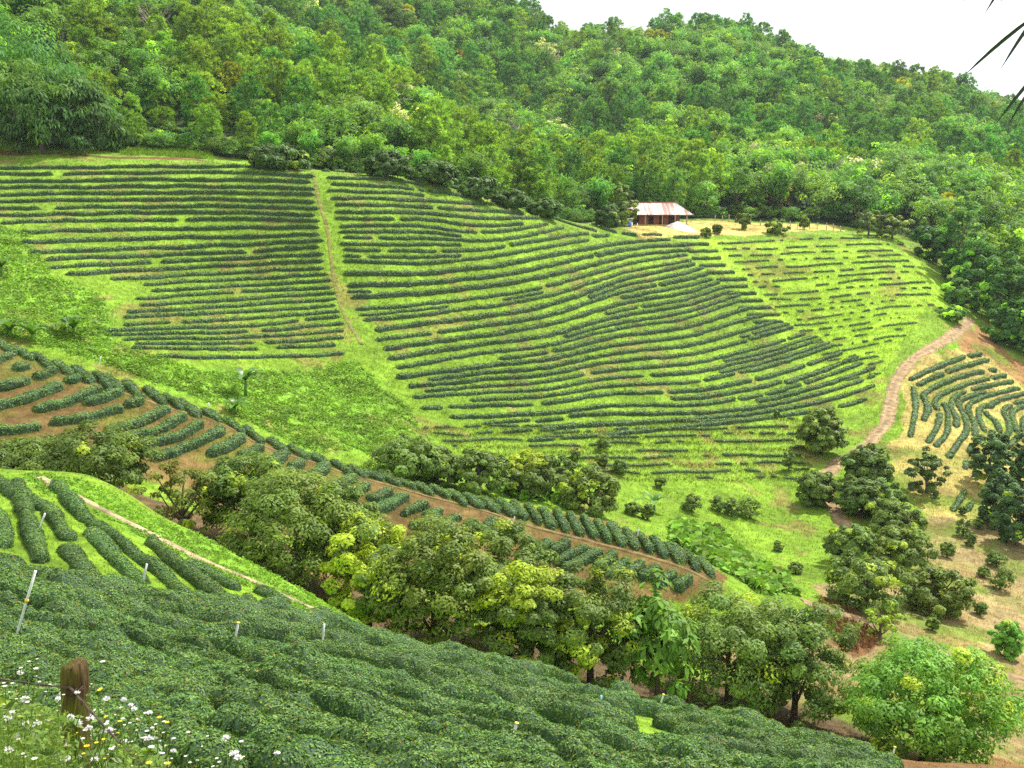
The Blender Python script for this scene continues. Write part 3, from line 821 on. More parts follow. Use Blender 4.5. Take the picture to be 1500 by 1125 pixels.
nl = [[(25,706),(35,740),(45,775),(62,822)], [(-15,696),(20,720),(70,745)], [(72,742),(88,772),(104,790)], [(96,800),(112,820),(125,838),(148,868)], [(132,778),(160,808),(185,835),(212,852)],
      [(80,706),(110,740),(130,765)], [(130,762),(170,790),(205,818),(240,842),(272,880)], [(218,792),(255,822),(300,858),(342,892)], [(272,822),(310,842),(350,862)], [(372,862),(400,875),(418,888)],
      [(352,876),(376,886)], [(370,890),(386,896)], [(416,894),(434,900)], [(446,906),(462,914)], [(80,846),(100,855)], [(40,842),(68,850)], [(196,862),(214,878)], [(-20,740),(0,760),(6,800)], [(215,788),(235,797)]]
for i, l in enumerate(nl):
    u, v = pix_curve(l, 4)
    cut_row(u, v + 4, 'near_short', i + 1, 0.7, 0.38, rr, ymax=53, gap_every=0, cover=1.0, minlen=0.4)

WHERE = dict(
    left='{r} row below the hill crest, left of the grassy strip', middle='{r} row down the hill, right of the grassy strip',
    shoulder='{r} of the short flat rows beside the bright young slope', young='{r} young row down the bright slope below the house',
    terrace='{r} low terrace at the foot of the hill', spur_face='{r} from left on the earthy spur face',
    spur_crest='{r} from left over the spur crest', right_field='{r} in the straw-coloured field by the track',
    near='{r} long row down the near slope', near_short='{r} among the short rows beside the near footpath')
GROUPS = dict(left='tea hedges on the hill left of the strip', middle='tea hedges wrapping round the hill', shoulder='short rows on the hill shoulder',
    young='young tea bushes on the bright slope', terrace='young tea bushes on the low terraces', spur_face='tea hedges on the spur face',
    spur_crest='tea hedges over the spur crest', right_field='tea hedges in the right-hand field', near='tea rows of the near slope', near_short='short rows beside the near footpath')
for hd in HEDGES:
    U, V = to_pix(hd['p'])
    ins = (U > -5) & (U < 1505) & (V < 1140)
    L = np.hypot(np.diff(U), np.diff(V))[ins[1:]].sum()
    hd['size'] = (L + 4) * hd['h'] / np.median(hd['p'][:, 1]) * FPX if ins.any() else 0
    hd['u'] = float(U.mean())
cnt = {}
for hd in sorted(HEDGES, key=lambda h: h['u']):
    k = (hd['block'], hd['row']); cnt[k] = cnt.get(k, 0) + 1; hd['k'] = cnt[k]
KINDNAME = dict(hedge=('tea_hedge', 'tea hedge', 'tea hedge'), young=('tea_bush', 'tea bush', 'small young tea bush'))
hr = np.random.default_rng(5)
for kind in ('hedge', 'young'):
    L = sorted([h for h in HEDGES if h['kind'] == kind and h['size'] > 0], key=lambda h: -h['size'])
    nm, cat, adj = KINDNAME[kind]
    rest = MB()
    for n, hd in enumerate(L):
        b = MB() if n < 295 else rest
        hedge_geom(b, hd['p'], hd['w'], hd['h'], hr, cover=hd['cover'], leaf_k=hd['leaf_k'])
        if n < 295:
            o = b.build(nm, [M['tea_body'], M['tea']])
            lab = adj + ', ' + WHERE[hd['block']].format(r=ordinal(hd['row']))
            if cnt[(hd['block'], hd['row'])] > 1: lab += ', piece ' + ordinal(hd['k'])
            tag(o, lab, cat, GROUPS[hd['block']])
    if rest.n:
        o = rest.build('tea_hedges' if kind == 'hedge' else 'tea_bushes', [M['tea_body'], M['tea']])
        tag(o, 'further short pieces of the clipped tea rows on the hill' if kind == 'hedge' else 'further small young tea bushes scattered along the slope rows', cat, kind='stuff')
    print(kind, len(L))

# ------------------------------------------------------------------ trees
def unit(v): return v / np.maximum(np.linalg.norm(v, axis=-1, keepdims=True), 1e-9)

def crown_clumps(rng, n, rx, ry, rz, cz, low=-0.45, inner=0.25, lump=0.25):
    """clump centres spread through a lumpy dome"""
    d = unit(rng.normal(size=(n * 4, 3)))
    d = d[d[:, 2] > low][:n]
    ph = rng.random(3) * 6.28
    lum = 1 + lump * (np.sin(3 * np.arctan2(d[:, 1], d[:, 0]) + ph[0]) * 0.5 + np.sin(2.3 * d[:, 2] * 3 + ph[1]) * 0.4)
    r = np.where(rng.random(len(d)) < inner, rng.uniform(0.35, 0.75, len(d)), rng.uniform(0.8, 1.0, len(d))) * lum
    return d * r[:, None] * np.array([rx, ry, rz]) + np.array([0, 0, cz]), d

def leafy_crown(b, rng, n, per, rx, ry, rz, cz, cr, ll, lw, slot=0, p_new=0.08, new_side=None, tints=None, low=-0.45, up=0.45, lump=0.25, droop=0.0, inner=0.25):
    cc, dd = crown_clumps(rng, n, rx, ry, rz, cz, low, inner, lump)
    for i in range(len(cc)):
        m = int(per * rng.uniform(0.7, 1.3))
        o = unit(rng.normal(size=(m, 3)))
        o[:, 2] = np.abs(o[:, 2]) * np.where(rng.random(m) < 0.75, 1, -0.6)
        rad = cr * rng.uniform(0.65, 1.3)
        q = cc[i] + o * rad * np.array([1, 1, 0.75]) * (0.75 + 0.35 * rng.random((m, 1)))
        nr = unit(o * 0.85 + dd[i] * 0.4 + np.array([0, 0, up]) + rng.normal(size=(m, 3)) * 0.24)
        base = np.array([1, 1, 1.0]) * rng.uniform(0.72, 1.25)
        if tints is not None: base = base * np.array(tints[rng.integers(len(tints))])
        pn = p_new
        if new_side is not None: pn = p_new * (2.6 if (dd[i] * np.array(new_side)).sum() > 0.45 else 0.35)
        if rng.random() < pn: base = np.array([2.6, 2.2, 0.9]) * rng.uniform(0.8, 1.15)
        col = base * (0.8 + 0.4 * rng.random((m, 1)))
        al = None
        if droop: al = o * 0.8 + np.array([0, 0, -droop]) + rng.normal(size=(m, 3)) * 0.3
        b.leaves(q, nr, ll * (0.7 + 0.6 * rng.random(m)), lw * (0.7 + 0.6 * rng.random(m)), col, rng, slot, along=al, fold=0.12)

def trunk_limbs(b, rng, H, W, r0, limbs=5, fork=0.3, slot=0, lean=0.0, col=(1, 1, 1)):
    top = np.array([lean * H, 0, H * 0.62])
    t = np.linspace(0, 1, 8)[:, None]
    wob = np.cumsum(rng.normal(size=(8, 2)) * 0.03 * W * 0.3, 0) * t
    p = np.concatenate([top[None, :2] * t + wob, top[2] * t - 0.3 * (1 - t)], 1)
    b.tube(p, r0 * (1.25 - 1.0 * t[:, 0]) * np.where(t[:, 0] < 0.08, 1.25, 1), 8, slot=slot, col=col)
    for i in range(limbs):
        a = i * 2.4 + rng.random(); k = rng.integers(2, 5)
        e = np.array([math.cos(a) * W * rng.uniform(.26, .4), math.sin(a) * W * rng.uniform(.26, .4), H * rng.uniform(.5, .8)])
        m = (p[k] + e) / 2 + np.array([math.cos(a), math.sin(a), -0.1]) * W * 0.05
        tt = np.linspace(0, 1, 6)[:, None]
        q = p[k] * (1 - tt) ** 2 + m * 2 * tt * (1 - tt) + e * tt ** 2
        b.tube(q, r0 * 0.55 * (1 - 0.8 * tt[:, 0]), 6, slot=slot, col=col)

# --- the row of big orchard trees and every other tree with trunk and crown of its own
def big_tree(name, label, cat, u, D, vtop, vbase_crown, wpx, seed, n=150, per=120, ll=0.25, p_new=0.06, new_side=None, group=None, tints=None, mat='longan', base_v=None, depth=1.0, lump=0.2, low=-0.85, r0=None, droop=0.0, cr=None, lw=None):
    rng = np.random.default_rng(seed)
    g = at(u, D)
    W = wpx / FPX * D * 1.06
    ztop = (562.5 - vtop) / FPX; ztop = D * (-SP + ztop * CP) / (CP + ztop * SP)
    zlo = (562.5 - vbase_crown) / FPX; zlo = D * (-SP + zlo * CP) / (CP + zlo * SP)
    ztop -= g[2]; zlo = max(zlo - g[2], 0.15)
    H = max(ztop, 1.0)
    zlo = min(zlo, H * 0.5)
    r = empty(name, g)
    b = MB()
    rz = (H - zlo) * 0.56
    c_r = (cr or 0.085) * W
    leafy_crown(b, rng, n, per, W * 0.5 - c_r * 0.4, (W * 0.5 - c_r * 0.4) * depth, rz - c_r * 0.3, H - rz - c_r * 0.2, c_r, ll, lw or ll * 0.42, p_new=p_new, new_side=new_side, tints=tints, lump=lump, low=low, droop=droop)
    b.build('crown', M[mat], r)
    t = MB(); trunk_limbs(t, rng, H, W, r0 or 0.02 * W + 0.06)
    t.build('trunk', M['bark'], r)
    tag(r, label, cat, group)
    return r

ROWG = 'orchard trees in the row along the near field'
DK = [(1, 1, 1), (0.85, 0.95, 1.0), (1.1, 1.1, 0.9)]
OL = [(1.25, 1.1, 0.9), (1.1, 1.05, 0.9), (1.0, 1.0, 0.9)]
big_tree('orchard_tree', 'dark round orchard tree at the left edge below the spur', 'tree', 50, 64, 642, 722, 150, 101, tints=DK, group=ROWG)
big_tree('orchard_tree', 'dark dense orchard tree, second from left in the tree row', 'tree', 148, 61, 620, 715, 165, 102, tints=DK, group=ROWG, p_new=0.04)
big_tree('orchard_tree', 'thin brownish scrubby tree with bare twigs in the tree row', 'tree', 262, 60, 668, 770, 110, 103, n=60, per=60, tints=[(1.3, .95, .9), (1.1, 1, .9)], group=ROWG, lump=0.4)
big_tree('orchard_tree', 'dark tree standing behind the olive tree of the row', 'tree', 365, 62, 660, 760, 150, 104, tints=DK, group=ROWG)
big_tree('orchard_tree', 'broad olive green orchard tree above the pale footpath', 'tree', 432, 57, 695, 838, 222, 105, n=180, tints=OL, group=ROWG, p_new=0.05)
big_tree('orchard_tree', 'dark smaller tree between the olive tree and the yellow-green one', 'tree', 505, 59, 712, 830, 110, 106, tints=DK, group=ROWG)
big_tree('orchard_tree', 'bright yellow-green orchard tree full of new leaves, left of the big dark one', 'tree', 535, 54, 758, 905, 150, 107, p_new=0.75, group=ROWG)
big_tree('orchard_tree', 'big dark olive orchard tree in the middle of the tree row', 'tree', 632, 53, 762, 938, 185, 108, n=190, per=125, tints=OL, group=ROWG, p_new=0.04)
big_tree('orchard_tree', 'dark tree tucked behind the gap in the tree row', 'tree', 730, 58, 762, 880, 150, 109, tints=DK, group=ROWG)
big_tree('orchard_tree', 'orchard tree mottled with yellow-green new leaves, right of the gap', 'tree', 775, 52.5, 818, 975, 150, 110, p_new=0.32, new_side=(-.2, -.2, .8), group=ROWG)
big_tree('orchard_tree', 'orchard tree with yellow shoots low on its front, left of the pale one', 'tree', 868, 53, 826, 995, 170, 111, p_new=0.2, new_side=(-.1, -.9, -.2), group=ROWG)
big_tree('orchard_tree', 'dark wide orchard tree with a forked trunk seen against the dry ground', 'tree', 1078, 55.5, 862, 1018, 215, 112, p_new=0.06, tints=DK, group=ROWG)
big_tree('orchard_tree', 'dark orchard tree leaning over the dry bank, second from right in the row', 'tree', 1178, 56, 878, 1050, 170, 113, p_new=0.03, tints=DK, group=ROWG)
big_tree('orchard_tree', 'fresh green dome-shaped tree at the right end of the tree row', 'tree', 1378, 53, 945, 1085, 245, 114, n=210, per=120, p_new=0.1, new_side=(.9, .2, .3), tints=[(1.1, 1.5, 1.0), (.9, 1.3, .9)], group=ROWG)
big_tree('papaya_tree', 'pale green tree with large drooping leaves in the tree row', 'tree', 970, 52.2, 845, 1000, 100, 115, n=70, per=26, ll=0.55, lw=0.22, p_new=0, tints=[(1.25, 1.5, 1.15), (1.0, 1.3, .95)], droop=0.7, lump=0.4, cr=0.16)

def place_tree(label, u, vb, vtop, wpx, seed, ymin=64, name='orchard_tree', cat='tree', group=None, mat='longan', **k):
    """a tree whose foot is seen at photo point (u, vb)"""
    p = hit([u], [vb], ymin)[0]
    kw = dict(n=95, per=70, ll=float(np.clip(p[1] * 0.0042, 0.22, 0.8)), p_new=0.05, mat=mat, group=group)
    kw.update(k)
    return big_tree(name, label, cat, u, float(p[1]), vtop, vb - (vb - vtop) * 0.06, wpx, seed, **kw)

GG = 'trees in the gully behind the spur'
place_tree('leftmost round tree in the gully behind the spur crest', 590, 700, 638, 115, 201, 82, group=GG)
place_tree('low round tree behind the spur crest, second from the left in the gully', 640, 708, 652, 70, 202, 82, group=GG)
place_tree('dark round gully tree with yellow top shoots left of the middle pair', 702, 722, 656, 80, 203, 82, group=GG)
place_tree('gully tree with yellow-green top, right of the middle pair', 775, 728, 660, 85, 204, 82, group=GG, p_new=0.3, new_side=(-.3, 0, .8))
place_tree('small tree between two gully trees at the foot of the terraces', 820, 722, 668, 50, 205, 82, group=GG)
place_tree('rightmost gully tree, grey-green with vines hanging to the ground', 866, 752, 682, 88, 206, 82, group=GG, tints=OL)
RG = 'round orchard trees below the dirt track'
for i, (lab, u, vb, vt, w_) in enumerate([
    ('round dark tree standing alone in the bend above the dirt track', 1203, 664, 598, 70),
    ('round dark tree right beside the dirt track below the straw field', 1272, 712, 650, 72),
    ('small round tree left of the dirt track near its lower end', 1199, 740, 688, 56),
    ('dark round tree just right of where the track disappears', 1266, 756, 700, 72),
    ('dark round tree on the right of the orchard cluster, upper', 1318, 790, 736, 78),
    ('dark tree on the left side of the orchard cluster', 1254, 826, 768, 74),
    ('dark tree in the middle of the orchard cluster', 1326, 836, 770, 96),
    ('wide tree at the front left of the orchard cluster with pale hanging blossom', 1280, 892, 806, 122),
    ('dark tree at the front right of the orchard cluster', 1382, 902, 828, 98),
    ('dark tree half hidden in the back of the orchard cluster', 1300, 760, 706, 60)]):
    place_tree(lab, u, vb, vt, w_, 300 + i, group=RG, tints=DK if i % 2 else OL, n=110, per=75)
place_tree('sparse bright young tree on bare earth below the orchard cluster', 1303, 938, 880, 66, 320, name='young_tree', n=26, per=30, tints=[(1.6, 1.6, .8)], lump=0.5)
place_tree('sparse grey-green tree at the foot of the straw field', 1360, 722, 655, 54, 321, name='grey_tree', n=60, per=45, tints=[(.9, .9, 1.1)], lump=0.45)
for i, (u, vb, vt, w_, lab) in enumerate([(1452, 716, 628, 62, 'tall grey-green tree in front of the straw field'), (1470, 772, 690, 60, 'grey-green tree below the tall one at the right edge'), (1498, 800, 712, 70, 'dark grey-green tree cut by the right edge of the view'), (1508, 715, 640, 50, 'small tree behind the grey-green ones at the right edge')]):
    place_tree(lab, u, vb, vt, w_, 330 + i, name='grey_tree', tints=[(.6, .75, 1.1), (.5, .65, .95)], n=110, per=60, lump=0.3, group='grey-green trees at the right edge')
place_tree('fresh green bush cut by the right edge near the dirt road', 1494, 968, 906, 46, 340, name='bush', cat='bush', tints=[(1.2, 1.7, 1)])
HG = 'dark round bushes along the crest of the tea hill'
for i, (u, vb, vt, w_, lab) in enumerate([(418, 248, 209, 82, 'widest dark bush on the crest, left of the grassy strip'), (496, 250, 214, 62, 'dark round bush on the crest at the top of the grassy strip'), (573, 262, 219, 68, 'dark bush on the crest, third from the left'), (641, 274, 234, 72, 'dark bush on the crest, fourth from the left'),
        (700, 292, 258, 56, 'dark low bush on the sloping crest, fifth from the left'), (748, 304, 278, 60, 'dark low bush on the sloping crest, sixth from the left'), (796, 318, 290, 46, 'brownish low bush on the crest, last before the house'), (255, 206, 176, 62, 'dark bush behind the long-grass mound on the left crest')]):
    place_tree(lab, u, vb, vt, w_, 400 + i, 150, name='bush', cat='bush', tints=[(.75, .9, 1.0), (.65, .8, .9)], group=HG, n=80, per=60, p_new=0.02)
place_tree('tree shading the left end of the house', 906, 330, 272, 42, 420, 180, name='yard_tree', n=60, per=55, lump=0.35)
place_tree('dark low bush left of the tree by the house', 886, 334, 300, 36, 421, 180, name='bush', cat='bush', tints=[(.55, .7, .8)])
YG = 'bushes on the terrace right of the house'
for i, (u, vb, vt, w_, lab) in enumerate([(1078, 336, 310, 22, 'thin young tree on the terrace right of the white heap'), (1128, 342, 318, 34, 'bush on the grassy terrace, middle'), (1166, 336, 316, 14, 'small dark round bush on the terrace'), (1042, 341, 328, 12, 'small bush in front of the white heap, right'), (1027, 345, 334, 16, 'pale leafy plant in front of the white heap'),
        (1258, 344, 306, 44, 'dark bush at the right end of the terrace, left one'), (1292, 348, 308, 52, 'dark bush at the right end of the terrace, right one')]):
    place_tree(lab, u, vb, vt, w_, 440 + i, 150, name='bush', cat='bush', n=30, per=45, group=YG, p_new=0.1)
CG = 'small shrubs on the lower terraces'
for i, (u, vb, vt, w_) in enumerate([(884, 662, 636, 22), (882, 682, 660, 20), (843, 674, 656, 16), (908, 694, 672, 24), (968, 716, 698, 16), (928, 755, 735, 24), (950, 762, 738, 20), (1015, 750, 722, 30), (1054, 750, 726, 22), (1074, 756, 730, 24), (1102, 760, 728, 38),
        (1055, 788, 766, 18), (1145, 807, 792, 16), (1172, 840, 824, 22), (1156, 690, 658, 20), (1136, 612, 604, 8), (1398, 812, 796, 18), (1418, 786, 756, 22), (1430, 800, 778, 16), (1470, 832, 808, 30), (1478, 866, 828, 36), (1452, 846, 830, 18), (1396, 818, 792, 20), (1450, 905, 880, 20), (1380, 925, 900, 18), (1440, 775, 760, 14), (1415, 755, 742, 12)]):
    place_tree('small dark shrub, %s from the left on the low slopes' % ordinal(i + 1), u, vb, vt, w_, 500 + i, name='shrub', cat='shrub', n=42, per=40, group=CG, ll=0.24, cr=.12, tints=DK, low=-0.8, mat='longan')

# --- forest kinds (shared meshes)
def kind_pine(seed, tint=(1, 1, 1), H=12.0, W=7.2):
    rng = np.random.default_rng(seed); b = MB()
    t = np.linspace(0, 1, 7)[:, None]
    b.tube(np.concatenate([np.cumsum(rng.normal(size=(7, 2)) * 0.08, 0), t * H * 0.95 - 0.5], 1), 0.17 * (1.05 - t[:, 0]) + 0.02, 5, slot=1)
    for i in range(95):
        f = rng.random() ** 0.8
        z = H * (0.2 + 0.78 * f)
        rr_ = W * 0.5 * np.clip(1.15 * math.sin(math.pi * (0.22 + 0.74 * f)) ** 0.6, 0.2, 1) * rng.uniform(0.35, 1.0)
        a = rng.random() * 6.28
        c = np.array([math.cos(a) * rr_, math.sin(a) * rr_, z])
        m = 24
        o = unit(rng.normal(size=(m, 3)) + np.array([math.cos(a) * .4, math.sin(a) * .4, 0.9]))
        q = c + o * 0.5
        nr = unit(np.cross(o, rng.normal(size=(m, 3))))
        col = np.array(tint) * rng.uniform(0.65, 1.3) * (0.8 + 0.4 * rng.random((m, 1)))
        b.leaves(q, nr, rng.uniform(0.6, 1.0, m), 0.22, col, rng, 0, along=o)
    return b
def kind_bamboo(seed, H=11.0, W=9.0, tint=(1, 1, 1)):
    rng = np.random.default_rng(seed); b = MB()
    for i in range(30):
        a = rng.random() * 6.28; rch = W * 0.5 * rng.uniform(0.25, 1.0); h = H * rng.uniform(0.65, 1.0)
        t = np.linspace(0, 1, 7)
        x = rch * t ** 2.4; z = h * (t * 1.25 - 0.42 * t ** 3.2 * (0.4 + rch / W))
        d = np.array([math.cos(a), math.sin(a)])
        p = np.stack([d[0] * (x + 0.3), d[1] * (x + 0.3), z], 1)
        b.tube(p, 0.05 * (1.2 - t), 4, slot=1, cap=False, col=(0.8, 1.0, 0.5))
        m = 70
        tt = rng.uniform(0.4, 1.0, m)
        q = np.stack([np.interp(tt, t, p[:, k]) for k in range(3)], 1) + rng.normal(size=(m, 3)) * np.array([0.5, 0.5, 0.45])
        al = np.concatenate([np.tile(d * 0.7, (m, 1)) + rng.normal(size=(m, 2)) * 0.6, rng.uniform(-0.9, -0.1, (m, 1))], 1)
        nr = unit(rng.normal(size=(m, 3)) * 0.5 + np.array([d[0] * .4, d[1] * .4, 0.8]))
        col = np.array(tint) * rng.uniform(0.7, 1.3) * (0.8 + 0.4 * rng.random((m, 1)))
        b.leaves(q, nr, rng.uniform(0.8, 1.5, m), 0.3, col, rng, 0, along=al)
    return b
def kind_broad(seed, H=11.0, W=9.0, tints=None, p_new=0.08, n=55, per=34, ll=0.62, top=None):
    rng = np.random.default_rng(seed); b = MB()
    leafy_crown(b, rng, n, per, W * 0.42, W * 0.42, H * 0.36, H * 0.58, W * 0.12, ll, ll * 0.5, p_new=p_new, lump=0.5, tints=tints, low=-0.6, inner=0.3)
    trunk_limbs(b, rng, H, W, 0.2, 4, slot=1)
    return b
def kind_bare(seed, H=11.0, W=7.0):
    rng = np.random.default_rng(seed); b = MB()
    t = np.linspace(0, 1, 6)[:, None]
    b.tube(np.concatenate([np.cumsum(rng.normal(size=(6, 2)) * .2, 0), t * H * 0.8 - 0.4], 1), 0.18 * (1.1 - t[:, 0]), 5)
    for i in range(46):
        a = rng.random() * 6.28; z0 = H * rng.uniform(0.25, 0.75); L = W * 0.5 * rng.uniform(0.4, 1.0)
        s0 = np.array([0, 0, z0]); e = s0 + np.array([math.cos(a) * L, math.sin(a) * L, L * rng.uniform(0.5, 1.5)])
        m = (s0 + e) / 2 + np.array([0, 0, -0.15 * L]); tt = np.linspace(0, 1, 5)[:, None]
        q = s0 * (1 - tt) ** 2 + 2 * m * tt * (1 - tt) + e * tt ** 2
        b.tube(q, 0.07 * (1.1 - tt[:, 0]), 4, cap=False)
        for j in range(3):
            e2 = q[3] + unit(rng.normal(size=3) + np.array([math.cos(a), math.sin(a), 1])) * L * 0.4
            b.tube(np.stack([q[3], (q[3] + e2) / 2, e2]), [0.04, 0.03, 0.02], 3, cap=False)
    return b
KM = {}
for k in range(4): KM['pine_%d' % k] = ('pine_tree', kind_pine(900 + k, W=6.0 + k * .8, H=13 - k).mesh('pine_tree', [M['pine'], M['bark']]))
for k in range(3): KM['dpine_%d' % k] = ('pine_tree', kind_pine(910 + k, W=6.2 + k * .8, H=13 - k, tint=(.52, .74, 1.15)).mesh('pine_tree', [M['pine'], M['bark']]))  # darker, bluer stands: haze of the far slopes put into the needle colour
for k in range(3): KM['bamboo_%d' % k] = ('bamboo_clump', kind_bamboo(920 + k).mesh('bamboo_clump', [M['bamboo'], M['bark']]))
for k in range(4): KM['broad_%d' % k] = ('forest_tree', kind_broad(940 + k, W=8 + 1.2 * k, H=12 - .8 * k, n=70).mesh('forest_tree', [M['forest'], M['bark']]))
for k in range(2): KM['pale_%d' % k] = ('blossoming_tree', kind_broad(960 + k, tints=[(3.9, 1.95, 7.4), (3.0, 1.6, 5.2), (1.0, 0.9, 1.0)], W=9.5, H=9.5).mesh('blossoming_tree', [M['forest'], M['bark']]))
KM['rust_0'] = ('rusty_pine', kind_pine(970, tint=(1.7, 0.62, 0.9)).mesh('rusty_pine', [M['pine'], M['bark']]))
KM['gold_0'] = ('rusty_pine', kind_pine(971, tint=(1.6, 1.0, 0.7)).mesh('golden_pine', [M['pine'], M['bark']]))
KM['bare_0'] = ('bare_tree', kind_bare(980).mesh('bare_tree', [M['dead']]))
KM['bare_1'] = ('bare_tree', kind_bare(981).mesh('bare_tree', [M['dead']]))

fr = np.random.default_rng(77)
cand = []
edge_u = [a[0] for a in LINES[10]]; edge_d = [a[2] for a in LINES[10]]
y = 172.0
while y < 585:
    sp = 6.0 if y < 330 else 7.6
    xs = np.arange(-0.62 * y, 0.62 * y, sp)
    for x in xs:
        cand.append((x + fr.uniform(-.45, .45) * sp, y + fr.uniform(-.45, .45) * sp))
    y += sp
cand = np.array(cand)
cz = height(cand[:, 0], cand[:, 1])
P = np.concatenate([cand, cz[:, None]], 1)
U, V = to_pix(P)
ed = pchip(edge_u, edge_d, U)
P = P[(P[:, 1] > ed + 2.5 + 4 * ((U > 850) & (U < 1240))) & (U > -60) & (U < 1560)]
U, V = to_pix(P)
top = P + np.array([0, 0, 11.0])
ut, vt = to_pix(top)
h1 = hit(np.clip(ut, -80, 1580), vt)
h2 = hit(U, to_pix(P + np.array([0, 0, 7.0]))[1])
vis = (np.isnan(h1[:, 0]) | (h1[:, 1] > P[:, 1] - 4) | np.isnan(h2[:, 0]) | (h2[:, 1] > P[:, 1] - 2)) & (vt < 560) & (V > -30)
P = P[vis]; U, V = U[vis], V[vis]
inside_clear = (P[:, 1] < 236) & (U > 905) & (U < 1240)
P, U, V = P[~inside_clear], U[~inside_clear], V[~inside_clear]
nz1 = fbm(P[:, 0] / 28, P[:, 1] / 28, 301, 3); nz2 = fbm(P[:, 0] / 40, P[:, 1] / 40, 401, 2); rnd = fr.random(len(P))
sel = []
for i in range(len(P)):
    u, v, yy = U[i], V[i], P[i, 1]
    if yy < 330:
        wp = np.interp(u, [0, 250, 420, 800, 1000, 1350, 1500], [0.1, 0.35, 0.75, 0.75, 0.55, 0.25, 0.15])
        wb = np.interp(u, [0, 200, 330, 500, 1500], [0.35, 0.4, 0.15, 0.08, 0.12])
    else:
        wp = np.interp(u, [0, 600, 950, 1200, 1500], [0.35, 0.45, 0.4, 0.35, 0.5])
        wb = 0.25 + 0.45 * math.exp(-((u - 1130) / 130) ** 2 - ((v - 170) / 90) ** 2) + 0.3 * math.exp(-((u - 650) / 160) ** 2 - ((v - 100) / 60) ** 2)
    # let the noise gather kinds into stands
    a = np.clip(0.5 + (nz1[i] - 0.5) * 2.2 + (rnd[i] - 0.5) * 0.55, 0, 0.999)
    if a < wb: k = 'bamboo_%d' % fr.integers(3)
    elif a < wb + (1 - wp - wb): k = 'broad_%d' % fr.integers(4)
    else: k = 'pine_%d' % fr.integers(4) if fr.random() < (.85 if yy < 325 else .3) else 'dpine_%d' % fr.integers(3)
    q = fr.random()
    if q < 0.012: k = 'pale_%d' % fr.integers(2)
    elif q < 0.016: k = 'rust_0'
    elif q < 0.02: k = 'gold_0'
    elif q < 0.026: k = 'bare_%d' % fr.integers(2)
    sel.append(k)
# a few landmarks of the wood: rusty crowns, blossoming trees, grey bare trees
for k, u, v in [('rust_0', 985, 78), ('gold_0', 965, 80), ('rust_0', 1062, 50), ('rust_0', 690, 138), ('rust_0', 672, 104), ('rust_0', 1455, 160), ('gold_0', 1365, 135), ('pale_0', 1150, 282), ('pale_1', 1128, 300), ('pale_0', 900, 100),
                ('pale_1', 590, 185), ('bare_0', 575, 165), ('bare_1', 600, 172), ('bare_0', 625, 178), ('bare_1', 222, 30), ('bare_0', 245, 20), ('bare_1', 262, 38), ('pale_1', 815, 215), ('gold_0', 345, 175), ('pale_0', 410, 85)]:
    p = hit([u], [v + 8], 172)[0]
    if not np.isnan(p[0]): P = np.concatenate([P, p[None]]); sel.append(k)
U, V = to_pix(P)
sel = np.array(sel)
SZ = {'pine': (0.6, 1.0), 'dpin': (0.6, 1.05), 'bamb': (0.6, 0.95), 'broa': (0.55, 0.95), 'pale': (0.7, 1.1), 'rust': (0.6, .85), 'gold': (0.6, .85), 'bare': (0.7, 1.0)}
scl = np.array([fr.uniform(*SZ[k[:4]]) for k in sel]); scl *= np.interp(P[:, 1], [195, 215, 330, 420], [0.8, 1.2, 1.3, 1.5])
rz_ = fr.random(len(P)) * 6.28
FLAB = dict(pine_tree=('loose pine tree in the wood behind the tea hill', 'pine tree', 'pine trees on the wooded spur'),
    bamboo_clump=('feathery arching bamboo clump in the wood behind the tea hill', 'bamboo', 'bamboo clumps on the wooded spur'),
    forest_tree=('leafy green broad-crowned tree in the wood behind the tea hill', 'tree', 'broadleaf trees on the wooded spur'),
    blossoming_tree=('forest tree covered in cream blossom on the wooded mountainside', 'blossoming tree', 'cream blossoming trees in the forest'),
    rusty_pine=('pine with rust-brown or golden dry needles on the mountainside', 'dry pine', 'dry brown pines in the forest'),
    bare_tree=('leafless grey tree standing among the green forest', 'bare tree', 'bare grey trees in the forest'))
order = np.argsort(-scl / P[:, 1])
used = {}
rest = []
for i in order:
    nm, me = KM[sel[i]]
    lim = 260
    if used.get(nm, 0) < lim and (P[i, 1] < 345 or nm in ('blossoming_tree', 'rusty_pine', 'bare_tree')):
        used[nm] = used.get(nm, 0) + 1
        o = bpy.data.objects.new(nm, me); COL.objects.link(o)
        o.location = P[i] - np.array([0, 0, 0.3]); o.rotation_euler = (fr.uniform(-.06, .06), fr.uniform(-.06, .06), rz_[i])
        s = scl[i]; o.scale = (s * fr.uniform(.85, 1.15), s * fr.uniform(.85, 1.15), s)
        lab, cat, grp = FLAB[nm]
        tag(o, lab, cat, grp)
    else: rest.append(i)
print('forest', len(P), used, 'rest', len(rest))
# shrubs along the lower edge of the wood
for i in range(78):
    u = 165 + i * 14.0 + fr.uniform(-5, 5)
    D = float(pchip(edge_u, edge_d, u)) + fr.uniform(1.5, 6) + (5 if 850 < u < 1240 else 0)
    o = bpy.data.objects.new('edge_shrub', KM['broad_%d' % fr.integers(4)][1]); COL.objects.link(o)
    sc_ = fr.uniform(.24, .42); o.location = at(u, D) - np.array([0, 0, .8]); o.scale = (sc_ * 1.25, sc_ * 1.25, sc_); o.rotation_euler = (0, 0, fr.random() * 6.28)
    tag(o, 'low leafy shrub along the lower edge of the wood', 'shrub', 'shrubs along the lower edge of the wood')
